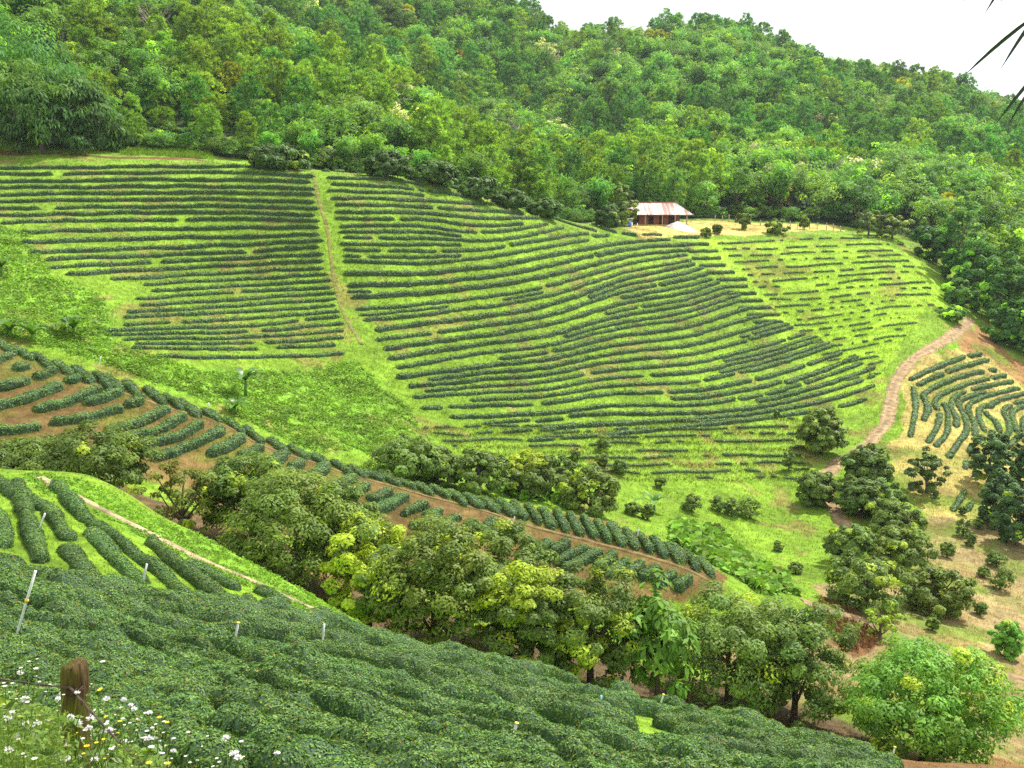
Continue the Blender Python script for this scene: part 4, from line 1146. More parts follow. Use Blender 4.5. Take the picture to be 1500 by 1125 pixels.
# the far wood: too many trees to tell apart, one object that repeats the tree kinds on points
fc = bpy.data.collections.new('forest_kinds')
names = sorted(KM)
for k in names:
    fc.objects.link(bpy.data.objects.new('forest_' + k, KM[k][1]))
rest = np.array(rest)
me = bpy.data.meshes.new('forest')
me.vertices.add(len(rest)); me.vertices.foreach_set('co', (P[rest] - np.array([0, 0, 0.3])).astype(np.float32).ravel())
at1 = me.attributes.new('kind_index', 'INT', 'POINT'); at1.data.foreach_set('value', np.array([names.index(sel[i]) for i in rest], dtype=np.int32))
at2 = me.attributes.new('turn', 'FLOAT_VECTOR', 'POINT'); at2.data.foreach_set('vector', np.stack([fr.uniform(-.06, .06, len(rest)), fr.uniform(-.06, .06, len(rest)), rz_[rest]], 1).astype(np.float32).ravel())
at3 = me.attributes.new('grow', 'FLOAT', 'POINT'); at3.data.foreach_set('value', scl[rest].astype(np.float32))
fo = bpy.data.objects.new('forest', me); COL.objects.link(fo)
ng = bpy.data.node_groups.new('forest_scatter', 'GeometryNodeTree')
ng.interface.new_socket('Geometry', in_out='INPUT', socket_type='NodeSocketGeometry')
ng.interface.new_socket('Geometry', in_out='OUTPUT', socket_type='NodeSocketGeometry')
gi = ng.nodes.new('NodeGroupInput'); go = ng.nodes.new('NodeGroupOutput')
ci = ng.nodes.new('GeometryNodeCollectionInfo'); ci.inputs['Collection'].default_value = fc
ci.inputs['Separate Children'].default_value = True; ci.inputs['Reset Children'].default_value = True
ip = ng.nodes.new('GeometryNodeInstanceOnPoints'); ip.inputs['Pick Instance'].default_value = True
def named(nm, ty):
    n = ng.nodes.new('GeometryNodeInputNamedAttribute'); n.data_type = ty; n.inputs['Name'].default_value = nm
    return n.outputs['Attribute']
er = ng.nodes.new('FunctionNodeEulerToRotation')
ng.links.new(named('turn', 'FLOAT_VECTOR'), er.inputs[0])
ng.links.new(gi.outputs[0], ip.inputs['Points']); ng.links.new(ci.outputs[0], ip.inputs['Instance'])
ng.links.new(named('kind_index', 'INT'), ip.inputs['Instance Index']); ng.links.new(er.outputs[0], ip.inputs['Rotation'])
ng.links.new(named('grow', 'FLOAT'), ip.inputs['Scale']); ng.links.new(ip.outputs[0], go.inputs[0])
md = fo.modifiers.new('scatter', 'NODES'); md.node_group = ng
tag(fo, 'dense green forest of pines, bamboo and broadleaf trees on the far mountain', 'forest', kind='stuff')


# ------------------------------------------------------------------ the dark drooping bamboo on the left crest
LB = 'dark drooping bamboo clumps on the left crest'
for i, (u, D, vt, vb, w_, lab) in enumerate([(22, 180, 70, 215, 120, 'dark drooping bamboo clump cut by the left edge on the crest'), (88, 177, 98, 216, 130, 'biggest dark drooping bamboo clump at the left end of the crest'), (150, 181, 108, 222, 100, 'dark bamboo clump at the right side of the big dark one'), (60, 190, 40, 150, 150, 'tall dark bamboo clump rising behind the big dark one')]):
    r_ = big_tree('bamboo_clump', lab, 'bamboo', u, D, vt, vb, w_, 600 + i, n=75, per=85, ll=1.0, lw=0.3, p_new=0.0, tints=[(.55, .64, .70), (.40, .5, .55), (.75, .8, .7)], mat='forest', droop=0.9, lump=0.35, low=-0.9, cr=0.14, group=LB)

RW = 'tall trees of the wood beside the track'
for i, (u, D, vt, vb, w_, lab) in enumerate([
    (1388, 205, 264, 400, 56, 'tall upright tree standing above the wood at the right end of the tea hill'), (1352, 214, 330, 392, 60, 'rounded tree at the corner of the bright young slope'), (1412, 200, 345, 440, 80, 'bushy tree in the wood just above the end of the track'),
    (1392, 190, 408, 470, 46, 'low viny tree left of the top end of the track'), (1380, 180, 448, 490, 44, 'low bush beside the upper track'), (1452, 190, 370, 475, 80, 'dark tall tree right of the top end of the track'), (1490, 186, 400, 505, 80, 'dark tree by the right edge above the straw field'), (1470, 178, 440, 510, 60, 'dark tree at the top corner of the straw field'),
    (1510, 176, 450, 540, 70, 'dark tree cut by the right edge above the straw field'), (1440, 205, 325, 420, 70, 'yellow-green tree in the wood right of the tall upright one'), (1495, 200, 335, 430, 80, 'pale green tree in the wood at the right edge')]):
    big_tree('wood_tree', lab, 'tree', u, D, vt, vb, w_, 650 + i, n=80, per=60, ll=.7, lw=.35, p_new=.1 if i not in (9,) else .5, tints=[(.75, .8, .7), (.55, .65, .6), (.9, .9, .7)], mat='forest', lump=.4, group=RW)
# long grass on the mound of the left crest
# ------------------------------------------------------------------ the farmhouse
M['roof'] = None
def roof_mat():
    m, nt, out = new_mat('rusty_roof')
    p = N(nt, 'ShaderNodeBsdfPrincipled', Roughness=0.55)
    tc = N(nt, 'ShaderNodeTexCoord'); mp = N(nt, 'ShaderNodeMapping'); mp.inputs['Scale'].default_value = (1.1, 0.16, 0.16)
    nz = N(nt, 'ShaderNodeTexNoise', Scale=1.6, Detail=4.0)
    nt.links.new(tc.outputs['Object'], mp.inputs['Vector']); nt.links.new(mp.outputs[0], nz.inputs['Vector'])
    mr = N(nt, 'ShaderNodeMapRange'); mr.inputs['From Min'].default_value = 0.44; mr.inputs['From Max'].default_value = 0.60
    nt.links.new(nz.outputs['Fac'], mr.inputs['Value'])
    mx = N(nt, 'ShaderNodeMix', data_type='RGBA'); mx.inputs['A'].default_value = (0.40, 0.38, 0.37, 1); mx.inputs['B'].default_value = (0.24, 0.10, 0.06, 1)
    nt.links.new(mr.outputs['Result'], mx.inputs['Factor']); nt.links.new(mx.outputs['Result'], p.inputs['Base Color'])
    nt.links.new(p.outputs[0], out.inputs['Surface'])
    return m
M['roof'] = roof_mat()
M['brick'] = plain_mat('red_brown_boards', (0.30, 0.115, 0.06), noise=0.35, scale=4)
M['ochre'] = plain_mat('ochre_plinth', (0.50, 0.30, 0.12), noise=0.25, scale=3)
M['darkroom'] = plain_mat('dark_timber', (0.05, 0.028, 0.02), noise=0.3)
M['post'] = plain_mat('pale_timber', (0.42, 0.30, 0.19), noise=0.3, scale=5)
M['white'] = plain_mat('white_paint', (0.78, 0.78, 0.76), noise=0.08)
M['blue'] = plain_mat('blue_plastic', (0.06, 0.20, 0.55), rough=0.45, noise=0.1)
M['sand'] = plain_mat('white_sand', (0.55, 0.50, 0.46), noise=0.12, scale=5, bump=0.4)

hp = hit([966], [330.5], 180)[0]
HD = float(hp[1]); px = HD / FPX
house = empty('farmhouse', hp + np.array([0, 1.0, -0.1]), 0.10)
house.scale = (1.1, 1.1, 1.1)
tag(house, 'low brick-red farmhouse with a white rusty tin roof on the hill terrace', 'house')
L2, DP = 5.2, 6.0          # half length, depth
EV, RI = 1.95, 4.05
b = MB(); b.box((-L2 - .1, -.1, -1.2), (L2 + .1, DP + .1, 0.28)); b.build('plinth', M['ochre'], house, smooth=False)
b = MB()
WF = 1.3   # front wall stands back behind the veranda
openings = [(-4.2, 0.35, 1.7, 1.0), (-1.55, 0.28, 1.75, 0.9), (0.35, 0.28, 1.75, 0.8), (2.0, 0.28, 1.8, 1.4)]
x = -L2 + .1
for ox, z0, z1, ww in openings:
    b.box((x, WF, .28), (ox, WF + .15, 2.3)); b.box((ox, WF, z1), (ox + ww, WF + .15, 2.3))
    if z0 > .3: b.box((ox, WF, .28), (ox + ww, WF + .15, z0))
    x = ox + ww
b.box((x, WF, .28), (L2 - 1.2, WF + .15, 2.3))
b.box((-L2 + .1, WF + .15, .28), (-L2 + .25, DP - .2, 2.3)); b.box((L2 - 1.35, WF + .15, .28), (L2 - 1.2, DP - .2, 2.3)); b.box((-L2 + .25, DP - .35, .28), (L2 - 1.35, DP - .2, 2.3))
b.build('wall', M['brick'], house, smooth=False)
for k, (ox, z0, z1, ww) in enumerate(openings):
    b = MB(); b.box((ox + .04, WF + .06, z0 + .02), (ox + ww - .04, WF + .11, z1 - .02))
    b.box((ox, WF - .03, z0), (ox + .07, WF + .06, z1)); b.box((ox + ww - .07, WF - .03, z0), (ox + ww, WF + .06, z1))
    b.build('door' if k else 'window', M['darkroom'], house, smooth=False)
for xx in (-5.15, -2.35, 0.65, 2.9, 4.95):
    b = MB(); b.box((xx - .09, .02, .28), (xx + .09, .2, EV + .12)); b.build('post', M['post'], house, smooth=False)
# hipped corrugated roof
b = MB()
E = [(-L2 - .75, -.55, EV), (L2 + .75, -.55, EV), (L2 + .75, DP + .6, EV), (-L2 - .75, DP + .6, EV)]
R0, R1 = np.array((-4.1, DP / 2, RI)), np.array((3.6, DP / 2, RI))
def sheet(a, c, r0, r1, n):
    a, c, r0, r1 = map(np.array, (a, c, r0, r1))
    t = np.linspace(0, 1, n)[:, None]
    lo = a * (1 - t) + c * t; hi = r0 * (1 - t) + r1 * t
    up = np.array([0, 0, 0.035]) * (np.arange(n) % 2)[:, None]
    v = np.concatenate([lo + up, hi + up, lo + up - [0, 0, .05], hi + up - [0, 0, .05]])
    i = np.arange(n - 1)
    f = np.concatenate([np.stack([i, i + 1, n + i + 1, n + i], 1), np.stack([2 * n + i + 1, 2 * n + i, 3 * n + i, 3 * n + i + 1], 1), np.stack([i + 1, i, 2 * n + i, 2 * n + i + 1], 1)])
    b.add(v, f4=f)
sheet(E[0], E[1], R0, R1, 90); sheet(E[2], E[3], R1, R0, 90)
sheet(E[1], E[2], R1, R1 + [0, .01, 0], 44); sheet(E[3], E[0], R0 + [0, .01, 0], R0, 44)
rf_ = b.build('roof', M['roof'], house, smooth=False)
b = MB(); b.tube([R0 + [-.1, 0, .05], R1 + [.1, 0, .05]], 0.09, 6); b.build('ridge_cap', M['brick'], rf_)

# sand heap
sp = hit([997], [334], 180)[0]
rngh = np.random.default_rng(3); b = MB()
nr_, na = 16, 40
rr2 = np.linspace(0, 1, nr_); aa = np.linspace(0, 2 * math.pi, na, endpoint=False)
X = np.cos(aa)[None] * rr2[:, None]; Y = np.sin(aa)[None] * rr2[:, None]
Zh = 1.4 * np.clip((1 - rr2[:, None]) ** 1.25 + 0.16 * np.sin(2 * aa + 1)[None] * rr2[:, None] * (1 - rr2[:, None]) * 2 - 0.12 * np.sin(3 * aa)[None] * rr2[:, None] * (1 - rr2[:, None]) + 0.06 * (vnoise(X * 7, Y * 7, 4) - .5), 0, 1) - 0.25 * rr2[:, None] ** 3
i = np.arange(nr_ * na).reshape(nr_, na)
f = np.stack([i[:-1], np.roll(i[:-1], -1, 1), np.roll(i[1:], -1, 1), i[1:]], -1).reshape(-1, 4)
XX = X * 3.35 * (1 + .14 * np.sin(3 * aa + .5)[None] + .08 * np.sin(7 * aa)[None]) - 0.8 * (1 - rr2[:, None]); YY = Y * 2.0
Zh = Zh + height(sp[0] + XX, sp[1] - 1.2 + YY) - sp[2] + .12 * (fbm(XX * 1.6, YY * 1.6, 8, 3) - .5) - .12 * rr2[:, None] ** 6
b.add(np.stack([XX, YY, Zh], -1).reshape(-1, 3), f4=f[:, ::-1])
o = b.build('sand_heap', M['sand']); o.location = sp + np.array([0, -1.2, 0.04])
tag(o, 'bright white heap of sand piled in front of the farmhouse', 'sand heap')
# odds and ends by the house
g_ = at(915, HD - 0.5); b = MB()
b.box((-.75, -.7, -0.4), (.75, .7, 1.25)); b.box((-.85, -.8, 1.25), (.85, .8, 1.36))
o = b.build('water_tank', M['white'], smooth=False); o.location = g_; o.rotation_euler = (0, 0, .2)
tag(o, 'square white water tank with a lid left of the farmhouse', 'water tank')
g_ = at(917.5, HD - 3); b = MB()
t = np.array([0, .02, .3, .32, .36, .6, .62, .66, .88, .9]); rd = np.array([.27, .29, .29, .31, .29, .29, .31, .29, .29, .26])
b.tube(np.stack([t * 0, t * 0, t], 1), rd, 14); o = b.build('barrel', M['blue']); o.location = g_
tag(o, 'small blue barrel with ribs beside the white water tank', 'barrel')
for k, (u, dd, lab) in enumerate([(928.5, -3.4, 'short white post at the left corner of the farmhouse'), (920.5, -3.2, 'short white post beside the blue barrel')]):
    g_ = at(u, HD + dd); b = MB(); b.tube([(0, 0, -.3), (0, 0, .8), (0, 0, .84)], [.09, .09, .04], 8)
    o = b.build('white_post', M['white']); o.location = g_; tag(o, lab, 'post', 'white posts by the farmhouse')
for k in range(18):
    u = 1038 + k * 10.6 + rr.uniform(-2, 2); g_ = at(u, 236 + rr.uniform(-.5, .5)); h_ = rr.uniform(1.1, 1.6)
    b = MB(); b.tube([(0, 0, -.4), (rr.uniform(-.05, .05), 0, h_ * .6), (rr.uniform(-.1, .1), 0, h_)], [.1, .09, .08], 6)
    o = b.build('fence_stake', M['post']); o.location = g_
    tag(o, 'pale fence stake behind the terrace, %s from the house' % ordinal(k + 1), 'fence stake', 'pale stakes of the fence behind the terrace')

# ------------------------------------------------------------------ banana plants
def banana(label, u, vb, hpx, seed, ymin=60, n=9, group='banana plants in the weeds', stem=0.25):
    rng = np.random.default_rng(seed)
    p = hit([u], [vb], ymin)[0]
    H = hpx / FPX * p[1]
    r = empty('banana_plant', p)
    b = MB(); b.tube([(0, 0, -.2), (0, 0, H * stem * .5), (0.03, 0, H * stem)], [.16, .13, .09], 8, col=(1.2, 1.3, .8)); b.build('stem', M['banana'], r)
    for k in range(n):
        a = k * 2.4 + rng.uniform(-.3, .3); L = H * rng.uniform(.6, .85); el = rng.uniform(0.7, 1.35)
        d = np.array([math.cos(a), math.sin(a), 0])
        t = np.linspace(0, 1, 9)
        P_ = np.array([0, 0, H * stem]) + d * (L * t * math.cos(el) + L * .35 * t ** 2)[:, None] + np.array([0, 0, 1]) * (L * math.sin(el) * t - L * .5 * t ** 2.5)[:, None]
        sd = np.cross(d, [0, 0, 1.0]); wd = L * .15 * np.sin(math.pi * np.clip(t * .92 + .06, 0, 1)) ** .6
        wob = 1 + .2 * rng.random(9)
        v = np.concatenate([P_ + sd * (wd * wob)[:, None] + np.array([0, 0, .3]) * wd[:, None], P_, P_ - sd * (wd * wob)[:, None] + np.array([0, 0, .3]) * wd[:, None]])
        i = np.arange(8)
        f = np.concatenate([np.stack([i, i + 1, 9 + i + 1, 9 + i], 1), np.stack([9 + i, 9 + i + 1, 18 + i + 1, 18 + i], 1)])
        b = MB(); b.add(v, f4=f, col=np.array([1, 1, 1]) * rng.uniform(.7, 1.3)); b.build('leaf', M['banana'], r)
    tag(r, label, 'banana plant', group)
banana('large banana plant spreading on the weedy slope at the left', 108, 492, 46, 1, n=12)
banana('banana plant standing on a thin pale stem above the gully', 360, 582, 46, 2, stem=.55, n=11)
banana('banana plant with pale leaves below the thin-stemmed one', 344, 606, 34, 3)
banana('banana plant at the left edge above the spur crest', 16, 494, 44, 4)
banana('yellowish banana plant left of the large one, by the spur crest', 48, 500, 40, 5)
banana('banana plant among small shrubs right of the gully trees', 958, 748, 40, 6, n=5)
banana('young banana plant by the gully trees behind the spur', 735, 730, 36, 7, 82, n=5)
banana('banana plant high at the left edge of the weedy slope', 2, 402, 40, 8, n=6)

# ------------------------------------------------------------------ sprinkler pipes and stakes in the near field
M['pipe'] = plain_mat('grey_white_plastic', (0.62, 0.64, 0.64), rough=0.5, noise=0.2, scale=8)
M['pipe_blue'] = plain_mat('light_blue_plastic', (0.22, 0.50, 0.62), rough=0.5, noise=0.15, scale=8)
M['yellow'] = plain_mat('yellow_cap', (0.75, 0.50, 0.05), rough=0.5, noise=0.1)
PG = 'sprinkler pipes standing in the tea'
for k, (u0, v0, u1, v1, mt, cap, lab) in enumerate([
    (27, 921, 52, 836, 'pipe', 'mid', 'tall leaning grey pipe with a yellow joint at the left of the near tea'),
    (343, 944, 349, 912, 'pipe', 'top', 'short leaning white pipe among the tea with a rusty tip'),
    (211, 846, 215, 826, 'pipe', '', 'white pipe between two short rows near the footpath'),
    (473, 936, 475, 914, 'pipe', '', 'thin white pipe at the edge of the near tea by the path'),
    (747, 1091, 757, 1059, 'pipe', 'top', 'white leaning pipe with a yellow cap in a grassy gap'),
    (876, 1048, 881, 1019, 'pipe_blue', '', 'light blue pipe standing in the near tea'),
    (967, 1034, 972, 1017, 'pipe', 'top', 'short white pipe with orange top under the dark forked tree'),
    (1306, 1114, 1311, 1094, 'pipe', 'top', 'small white pipe at the bottom right edge of the near tea'),
    (60, 768, 66, 752, 'pipe', '', 'pale pipe leaning among the short rows at the far left'),
    (145, 535, 148, 522, 'pipe', '', 'thin pale pipe on the left part of the spur crest'),
    (303, 600, 306, 590, 'pipe', '', 'thin pale pipe on the middle of the spur crest'),
    (750, 768, 754, 757, 'pipe', '', 'white pipe beside the narrow footpath on the spur'),
    (934, 784, 936, 775, 'pipe', '', 'thin white pipe on the right part of the spur crest')]):
    p = hit([u0], [v0 + 6], 0)[0]; D = p[1]
    if v0 < 800 and u0 > 140:
        D = max(D, 66)
    else: D *= .95
    q = ray_dirs(u1, v1); q = q * (D / q[1])
    p0 = ray_dirs(u0, v0); p0 = p0 * (D / p0[1])
    r = empty('sprinkler_pipe', p0)
    d = q - p0
    b = MB(); b.tube(np.stack([-d * .35, d * 0, d * .5, d]), .035 if D < 60 else .04, 8); b.build('pipe', M[mt], r)
    if cap:
        b = MB(); c0 = d * (.46 if cap == 'mid' else .97); b.tube([c0, c0 + d * .03, c0 + d * .05], [.05, .06, .05], 8); b.build('joint' if cap == 'mid' else 'cap', M['yellow'], r)
    tag(r, lab, 'pipe', PG)

# ------------------------------------------------------------------ fence post, wires
def wood_mat():
    m, nt, out = new_mat('mossy_post')
    p = N(nt, 'ShaderNodeBsdfPrincipled', Roughness=0.95); p.inputs['Specular IOR Level'].default_value = .15
    tc = N(nt, 'ShaderNodeTexCoord'); mp = N(nt, 'ShaderNodeMapping'); mp.inputs['Scale'].default_value = (60, 60, 9)
    n1 = N(nt, 'ShaderNodeTexNoise', Scale=1.0, Detail=8.0); nt.links.new(tc.outputs['Object'], mp.inputs['Vector']); nt.links.new(mp.outputs[0], n1.inputs['Vector'])
    n2 = N(nt, 'ShaderNodeTexNoise', Scale=6.0, Detail=6.0); nt.links.new(tc.outputs['Object'], n2.inputs['Vector'])
    r1 = N(nt, 'ShaderNodeValToRGB'); r1.color_ramp.elements[0].color = (0.022, 0.014, 0.008, 1); r1.color_ramp.elements[1].color = (0.13, 0.085, 0.035, 1)
    r1.color_ramp.elements[0].position = .3; r1.color_ramp.elements[1].position = .75
    nt.links.new(n1.outputs['Fac'], r1.inputs['Fac'])
    mr = N(nt, 'ShaderNodeMapRange'); mr.inputs['From Min'].default_value = .38; mr.inputs['From Max'].default_value = .6; nt.links.new(n2.outputs['Fac'], mr.inputs['Value'])
    mx = N(nt, 'ShaderNodeMix', data_type='RGBA'); mx.inputs['B'].default_value = (0.115, 0.11, 0.010, 1)
    nt.links.new(mr.outputs['Result'], mx.inputs['Factor']); nt.links.new(r1.outputs['Color'], mx.inputs['A']); nt.links.new(mx.outputs['Result'], p.inputs['Base Color'])
    bp = N(nt, 'ShaderNodeBump', Strength=.8, Distance=.01); nt.links.new(n1.outputs['Fac'], bp.inputs['Height']); nt.links.new(bp.outputs[0], p.inputs['Normal'])
    nt.links.new(p.outputs[0], out.inputs['Surface']); return m
M['mossy'] = wood_mat()
M['wire'] = plain_mat('rusty_wire', (0.08, 0.05, 0.04), rough=.8)
def wooden_post(pos, h, label, ang=0.35, seed=1):
    rng = np.random.default_rng(seed)
    nz_, K = 40, 16
    ph = np.linspace(0, 2 * math.pi, K, endpoint=False) + math.pi / 4
    r0 = 0.049 / np.maximum(np.abs(np.cos(ph - math.pi / 4)), np.abs(np.sin(ph - math.pi / 4))); r0 = np.minimum(r0, 0.063)
    z = np.linspace(-0.4, h, nz_)
    zz = z[:, None] + np.zeros(K)[None]
    rad = r0[None] * (1 + 0.10 * (fbm(ph[None] * 1.3 + 3 + 0 * zz, zz * 2.5, seed, 4) - .5) + 0.08 * (vnoise(ph[None] * 3 + 0 * zz, zz * 14, seed + 2) - .5))
    rad[-1] *= .9
    zz[-1] += 0.03 * (rng.random(K) - .5) + 0.012 * np.cos(ph); zz[-2] += .012 * (rng.random(K) - .5)
    v = np.stack([np.cos(ph)[None] * rad + 0.02 * zz / h, np.sin(ph)[None] * rad, zz], -1).reshape(-1, 3)
    i = np.arange(nz_ * K).reshape(nz_, K)
    f = np.stack([i[:-1], np.roll(i[:-1], -1, 1), np.roll(i[1:], -1, 1), i[1:]], -1).reshape(-1, 4)
    v = np.concatenate([v, [[0.02, 0, h - .012]]]); f3 = [(nz_ * K, i[-1, j], i[-1, (j + 1) % K]) for j in range(K)]
    b = MB(); b.add(v, f4=f, f3=f3)
    r = empty('fence_post', pos, ang); b.build('shaft', M['mossy'], r)
    b = MB()
    for q in range(2): 
        b.tube([(0, -.055, h - .13 - q * .012), (.03, -.063, h - .12), (.06, -.055, h - .11 + q * .012)], .003, 5)
    b.build('staple', M['wire'], r)
    return tag(r, label, 'fence post')
PD = 5.0
tp = ray_dirs(102, 972); tp = tp * (PD / tp[1])
pg = np.array([tp[0], PD, float(height(tp[0], PD))])
post_h = tp[2] - pg[2]
wooden_post(pg, post_h, 'mossy square wooden fence post among white wildflowers', 0.30)
def wpt(u, v, D):
    d = ray_dirs(u, v); return d * (D / d[1])
pa, pm, pz = wpt(-260, 930, 6.2), wpt(104, 1008, PD - .085), wpt(330, 1215, 3.6)
for pp, ang, sd, lab in ((pa, .2, 5, 'fence post beyond the left edge'), (pz, .5, 9, 'fence post below the bottom edge')):
    pass
def barbed_wire(pts, label):
    seg = []
    for p, q in zip(pts[:-1], pts[1:]):
        t = np.linspace(0, 1, 40)[:, None]; s = p * (1 - t) + q * t; s[:, 2] -= .05 * np.sin(math.pi * t[:, 0]); seg.append(s)
    s = np.concatenate(seg)
    r = empty('barbed_wire', s[40])
    s = s - s[40]
    b = MB(); k = np.arange(len(s))
    for o_ in (0, math.pi):
        b.tube(s + .0032 * np.stack([np.cos(k * 1.1 + o_), 0 * k, np.sin(k * 1.1 + o_)], 1), .0030, 5)
    b.build('strand', M['wire'], r)
    for i in range(5, len(s) - 2, 6):
        b = MB(); c = s[i]
        b.tube([c + (-.014, 0, .012), c, c + (.014, 0, -.012)], .002, 4); b.tube([c + (.012, .005, .014), c, c + (-.012, -.005, -.014)], .002, 4)
        b.build('barb', M['wire'], r)
    return tag(r, label, 'barbed wire')
barbed_wire([pa, pm, pz], 'rusty barbed wire running over the mossy fence post')

# ------------------------------------------------------------------ palm hanging in at the top right
M['palm'] = leaf_mat('palm_leaves', (0.022, 0.040, 0.014), rough=.5, trans=.12, rand=0.05, tcol=(1.2, 1.2, .6, 1))
palm = empty('palm_tree', np.array([5.3, 5.6, float(height(5.3, 5.6))]))
PO = np.array(palm.location)
b = MB()
ptop = wpt(2200, -330, 5.6) - PO
tz = np.linspace(0, 1, 14)[:, None]
b.tube(np.concatenate([ptop[None, :2] * tz ** 2, -0.3 + (ptop[2] + .3) * tz], 1), .12 * (1.15 - .3 * tz[:, 0]), 12); b.build('trunk', M['bark'], palm)
def frond(path, lf, dirs, seed):
    rng = np.random.default_rng(seed); b = MB()
    t = np.linspace(0, 1, len(path)); tt = np.linspace(0, 1, 30)
    P_ = np.stack([np.interp(tt, t, path[:, k]) for k in range(3)], 1); P_ = smooth_path(P_, .03)
    b.tube(P_, np.linspace(.018, .005, len(P_)), 6)
    for sgn in (0, 1):
        for i in range(4, len(P_) - 1, 1):
            if rng.random() < .25: continue
            d = dirs[sgn] + rng.normal(size=3) * .16; d = d / np.linalg.norm(d)
            L = lf * rng.uniform(.75, 1.1); a = np.linspace(0, 1, 6)
            q = P_[i] + d * (L * a)[:, None] + np.array([0, 0, -.12 * L]) * (a ** 2)[:, None]
            s = np.cross(d, [0, 1.0, 0]); s /= np.linalg.norm(s); wd = .0095 * np.sin(math.pi * np.clip(a * .8 + .2, 0, 1)) ** .7
            v = np.concatenate([q + s * wd[:, None], q + np.array([0, .008, 0]), q - s * wd[:, None]])
            j = np.arange(5); b.add(v, f4=np.concatenate([np.stack([j, j + 1, 6 + j + 1, 6 + j], 1), np.stack([6 + j, 6 + j + 1, 12 + j + 1, 12 + j], 1)]))
    b.build('frond', M['palm'], palm)
D1 = np.array([-.62, .05, -.62]); D2 = np.array([.7, .1, -.5])
def fpath(px_): return np.stack([wpt(u, v, D) for u, v, D in px_]) - PO
frond(fpath([(2200,-330,5.6), (1750,-330,5.6), (1610,-230,5.6), (1516,-95,5.6), (1484,-28,5.6)]), .40, (D1, D2), 1)
frond(fpath([(2200,-330,5.6), (1680,-170,5.5), (1600,-60,5.5), (1530,5,5.5), (1502,38,5.5)]), .34, (D1, D2), 2)
frond(fpath([(2200,-330,5.6), (1720,-120,5.4), (1630,0,5.4), (1545,75,5.4), (1518,118,5.4)]), .36, (np.array([-.5, 0, -.75]), D2), 3)
for k in range(7):
    a = -0.9 + k * .8
    e = np.array([math.cos(a), math.sin(a) * .9, 0.0])
    if e[0] < 0.15: continue
    t = np.linspace(0, 1, 5)
    frond(ptop + e * (1.5 * t)[:, None] + np.array([0, 0, 1]) * (.7 * t - 1.1 * t ** 2)[:, None], .4, (np.array([e[1], -e[0], -.7]), np.array([-e[1], e[0], -.7])), 10 + k)
tag(palm, 'palm whose dark narrow leaflets hang into the sky at the top right', 'palm')

# ------------------------------------------------------------------ foreground wildflowers
M['stalk'] = leaf_mat('weed_green', (0.13, 0.23, 0.04), rough=.5, trans=.35, rand=.25)
M['petal'] = leaf_mat('white_petals', (0.82, 0.80, 0.80), rough=.7, trans=.3, rand=0.0, tcol=(1, 1, 1, 1))
M['petal_y'] = leaf_mat('yellow_petals', (0.80, 0.60, 0.03), rough=.6, trans=.3, rand=0.05, tcol=(1, 1, .6, 1))
def flower_weed(name, pos, h, seed, heads, puff, yellow, label, group):
    rng = np.random.default_rng(seed)
    r = empty(name, pos, rng.random() * 6.28)
    st = MB(); lv = MB(); tips = []
    for k in range(heads):
        a = rng.random() * 6.28; sp_ = h * rng.uniform(.05, .38)
        e = np.array([math.cos(a) * sp_, math.sin(a) * sp_, h * rng.uniform(.72, 1.0)])
        t = np.linspace(0, 1, 7)[:, None]; m = np.array([e[0] * .3, e[1] * .3, e[2] * .6])
        q = 2 * m * t * (1 - t) + e * t ** 2 + np.array([0, 0, -.05]) * (1 - t)
        st.tube(q, .0035 * (1.3 - .7 * t[:, 0]), 4, cap=False, col=(1, .9, .7))
        tips.append((e, q))
        m_ = 16
        tt = rng.uniform(.1, .9, m_); c = np.stack([np.interp(tt, t[:, 0], q[:, j]) for j in range(3)], 1)
        al = rng.normal(size=(m_, 3)) * [1, 1, .35]; al = unit(al); sz = rng.uniform(.05, .11, m_) * (1.15 - .6 * tt)
        lv.leaves(c + al * (sz * .5)[:, None], rng.normal(size=(m_, 3)) * .4 + [0, 0, 1], sz, sz * .4, np.array([1, 1, 1]) * rng.uniform(.65, 1.35, (m_, 1)), rng, along=al, fold=.15)
    st.build('stem', M['stalk'], r); lv.build('foliage', M['stalk'], r)
    for e, q in tips:
        b = MB()
        if puff:
            m_ = 46; o = unit(rng.normal(size=(m_, 3))); o[:, 2] = np.abs(o[:, 2]) * .9 - .15; R = rng.uniform(.012, .020)
            b.leaves(e + o * R * .6, unit(np.cross(o, rng.normal(size=(m_, 3)))), R * 1.3, R * .45, np.array([1, 1, 1.]), rng, along=o)
        else:
            m_ = 8; a = np.arange(m_) * 6.283 / m_; o = np.stack([np.cos(a), np.sin(a), 0 * a + .25], 1); R = rng.uniform(.006, .011)
            b.leaves(e + o * R * .6, np.tile([0, 0, 1.], (m_, 1)) + o * -.2, R * 1.3, R * .7, np.array([1, 1, 1.]), rng, along=o)
            b.leaves(e[None] + [0, 0, .002], np.array([[0, 0, 1.]]), .008, .008, np.array([.9, .65, .1]), rng)
        b.build('flower', M['petal_y'] if yellow else M['petal'], r)
    tag(r, label, 'wildflower', group)
wr = np.random.default_rng(99); gr0 = np.random.default_rng(123)
WFL = []
for k in range(90):
    u = wr.uniform(-60, 370); D = wr.uniform(3.5, 6.6)
    x_ = D * (u - 750) / FPX; g = np.array([x_, D, float(height(x_, D))])
    vt_want = np.interp(u, [-60, 0, 60, 110, 160, 230, 290, 350, 370], [960, 975, 985, 1000, 1040, 1075, 1085, 1100, 1120]) + wr.uniform(-8, 80)
    dv = (562.5 - vt_want) / FPX; zt = D * (-SP + dv * CP) / (CP + dv * SP)
    h_ = zt - g[2]
    if h_ < 0.25 or h_ > 1.35: continue
    if u > 190 and wr.random() < .5: continue
    if abs(u - 102) < 26 and D < PD: 
        continue
    WFL.append((u, D, g, h_))
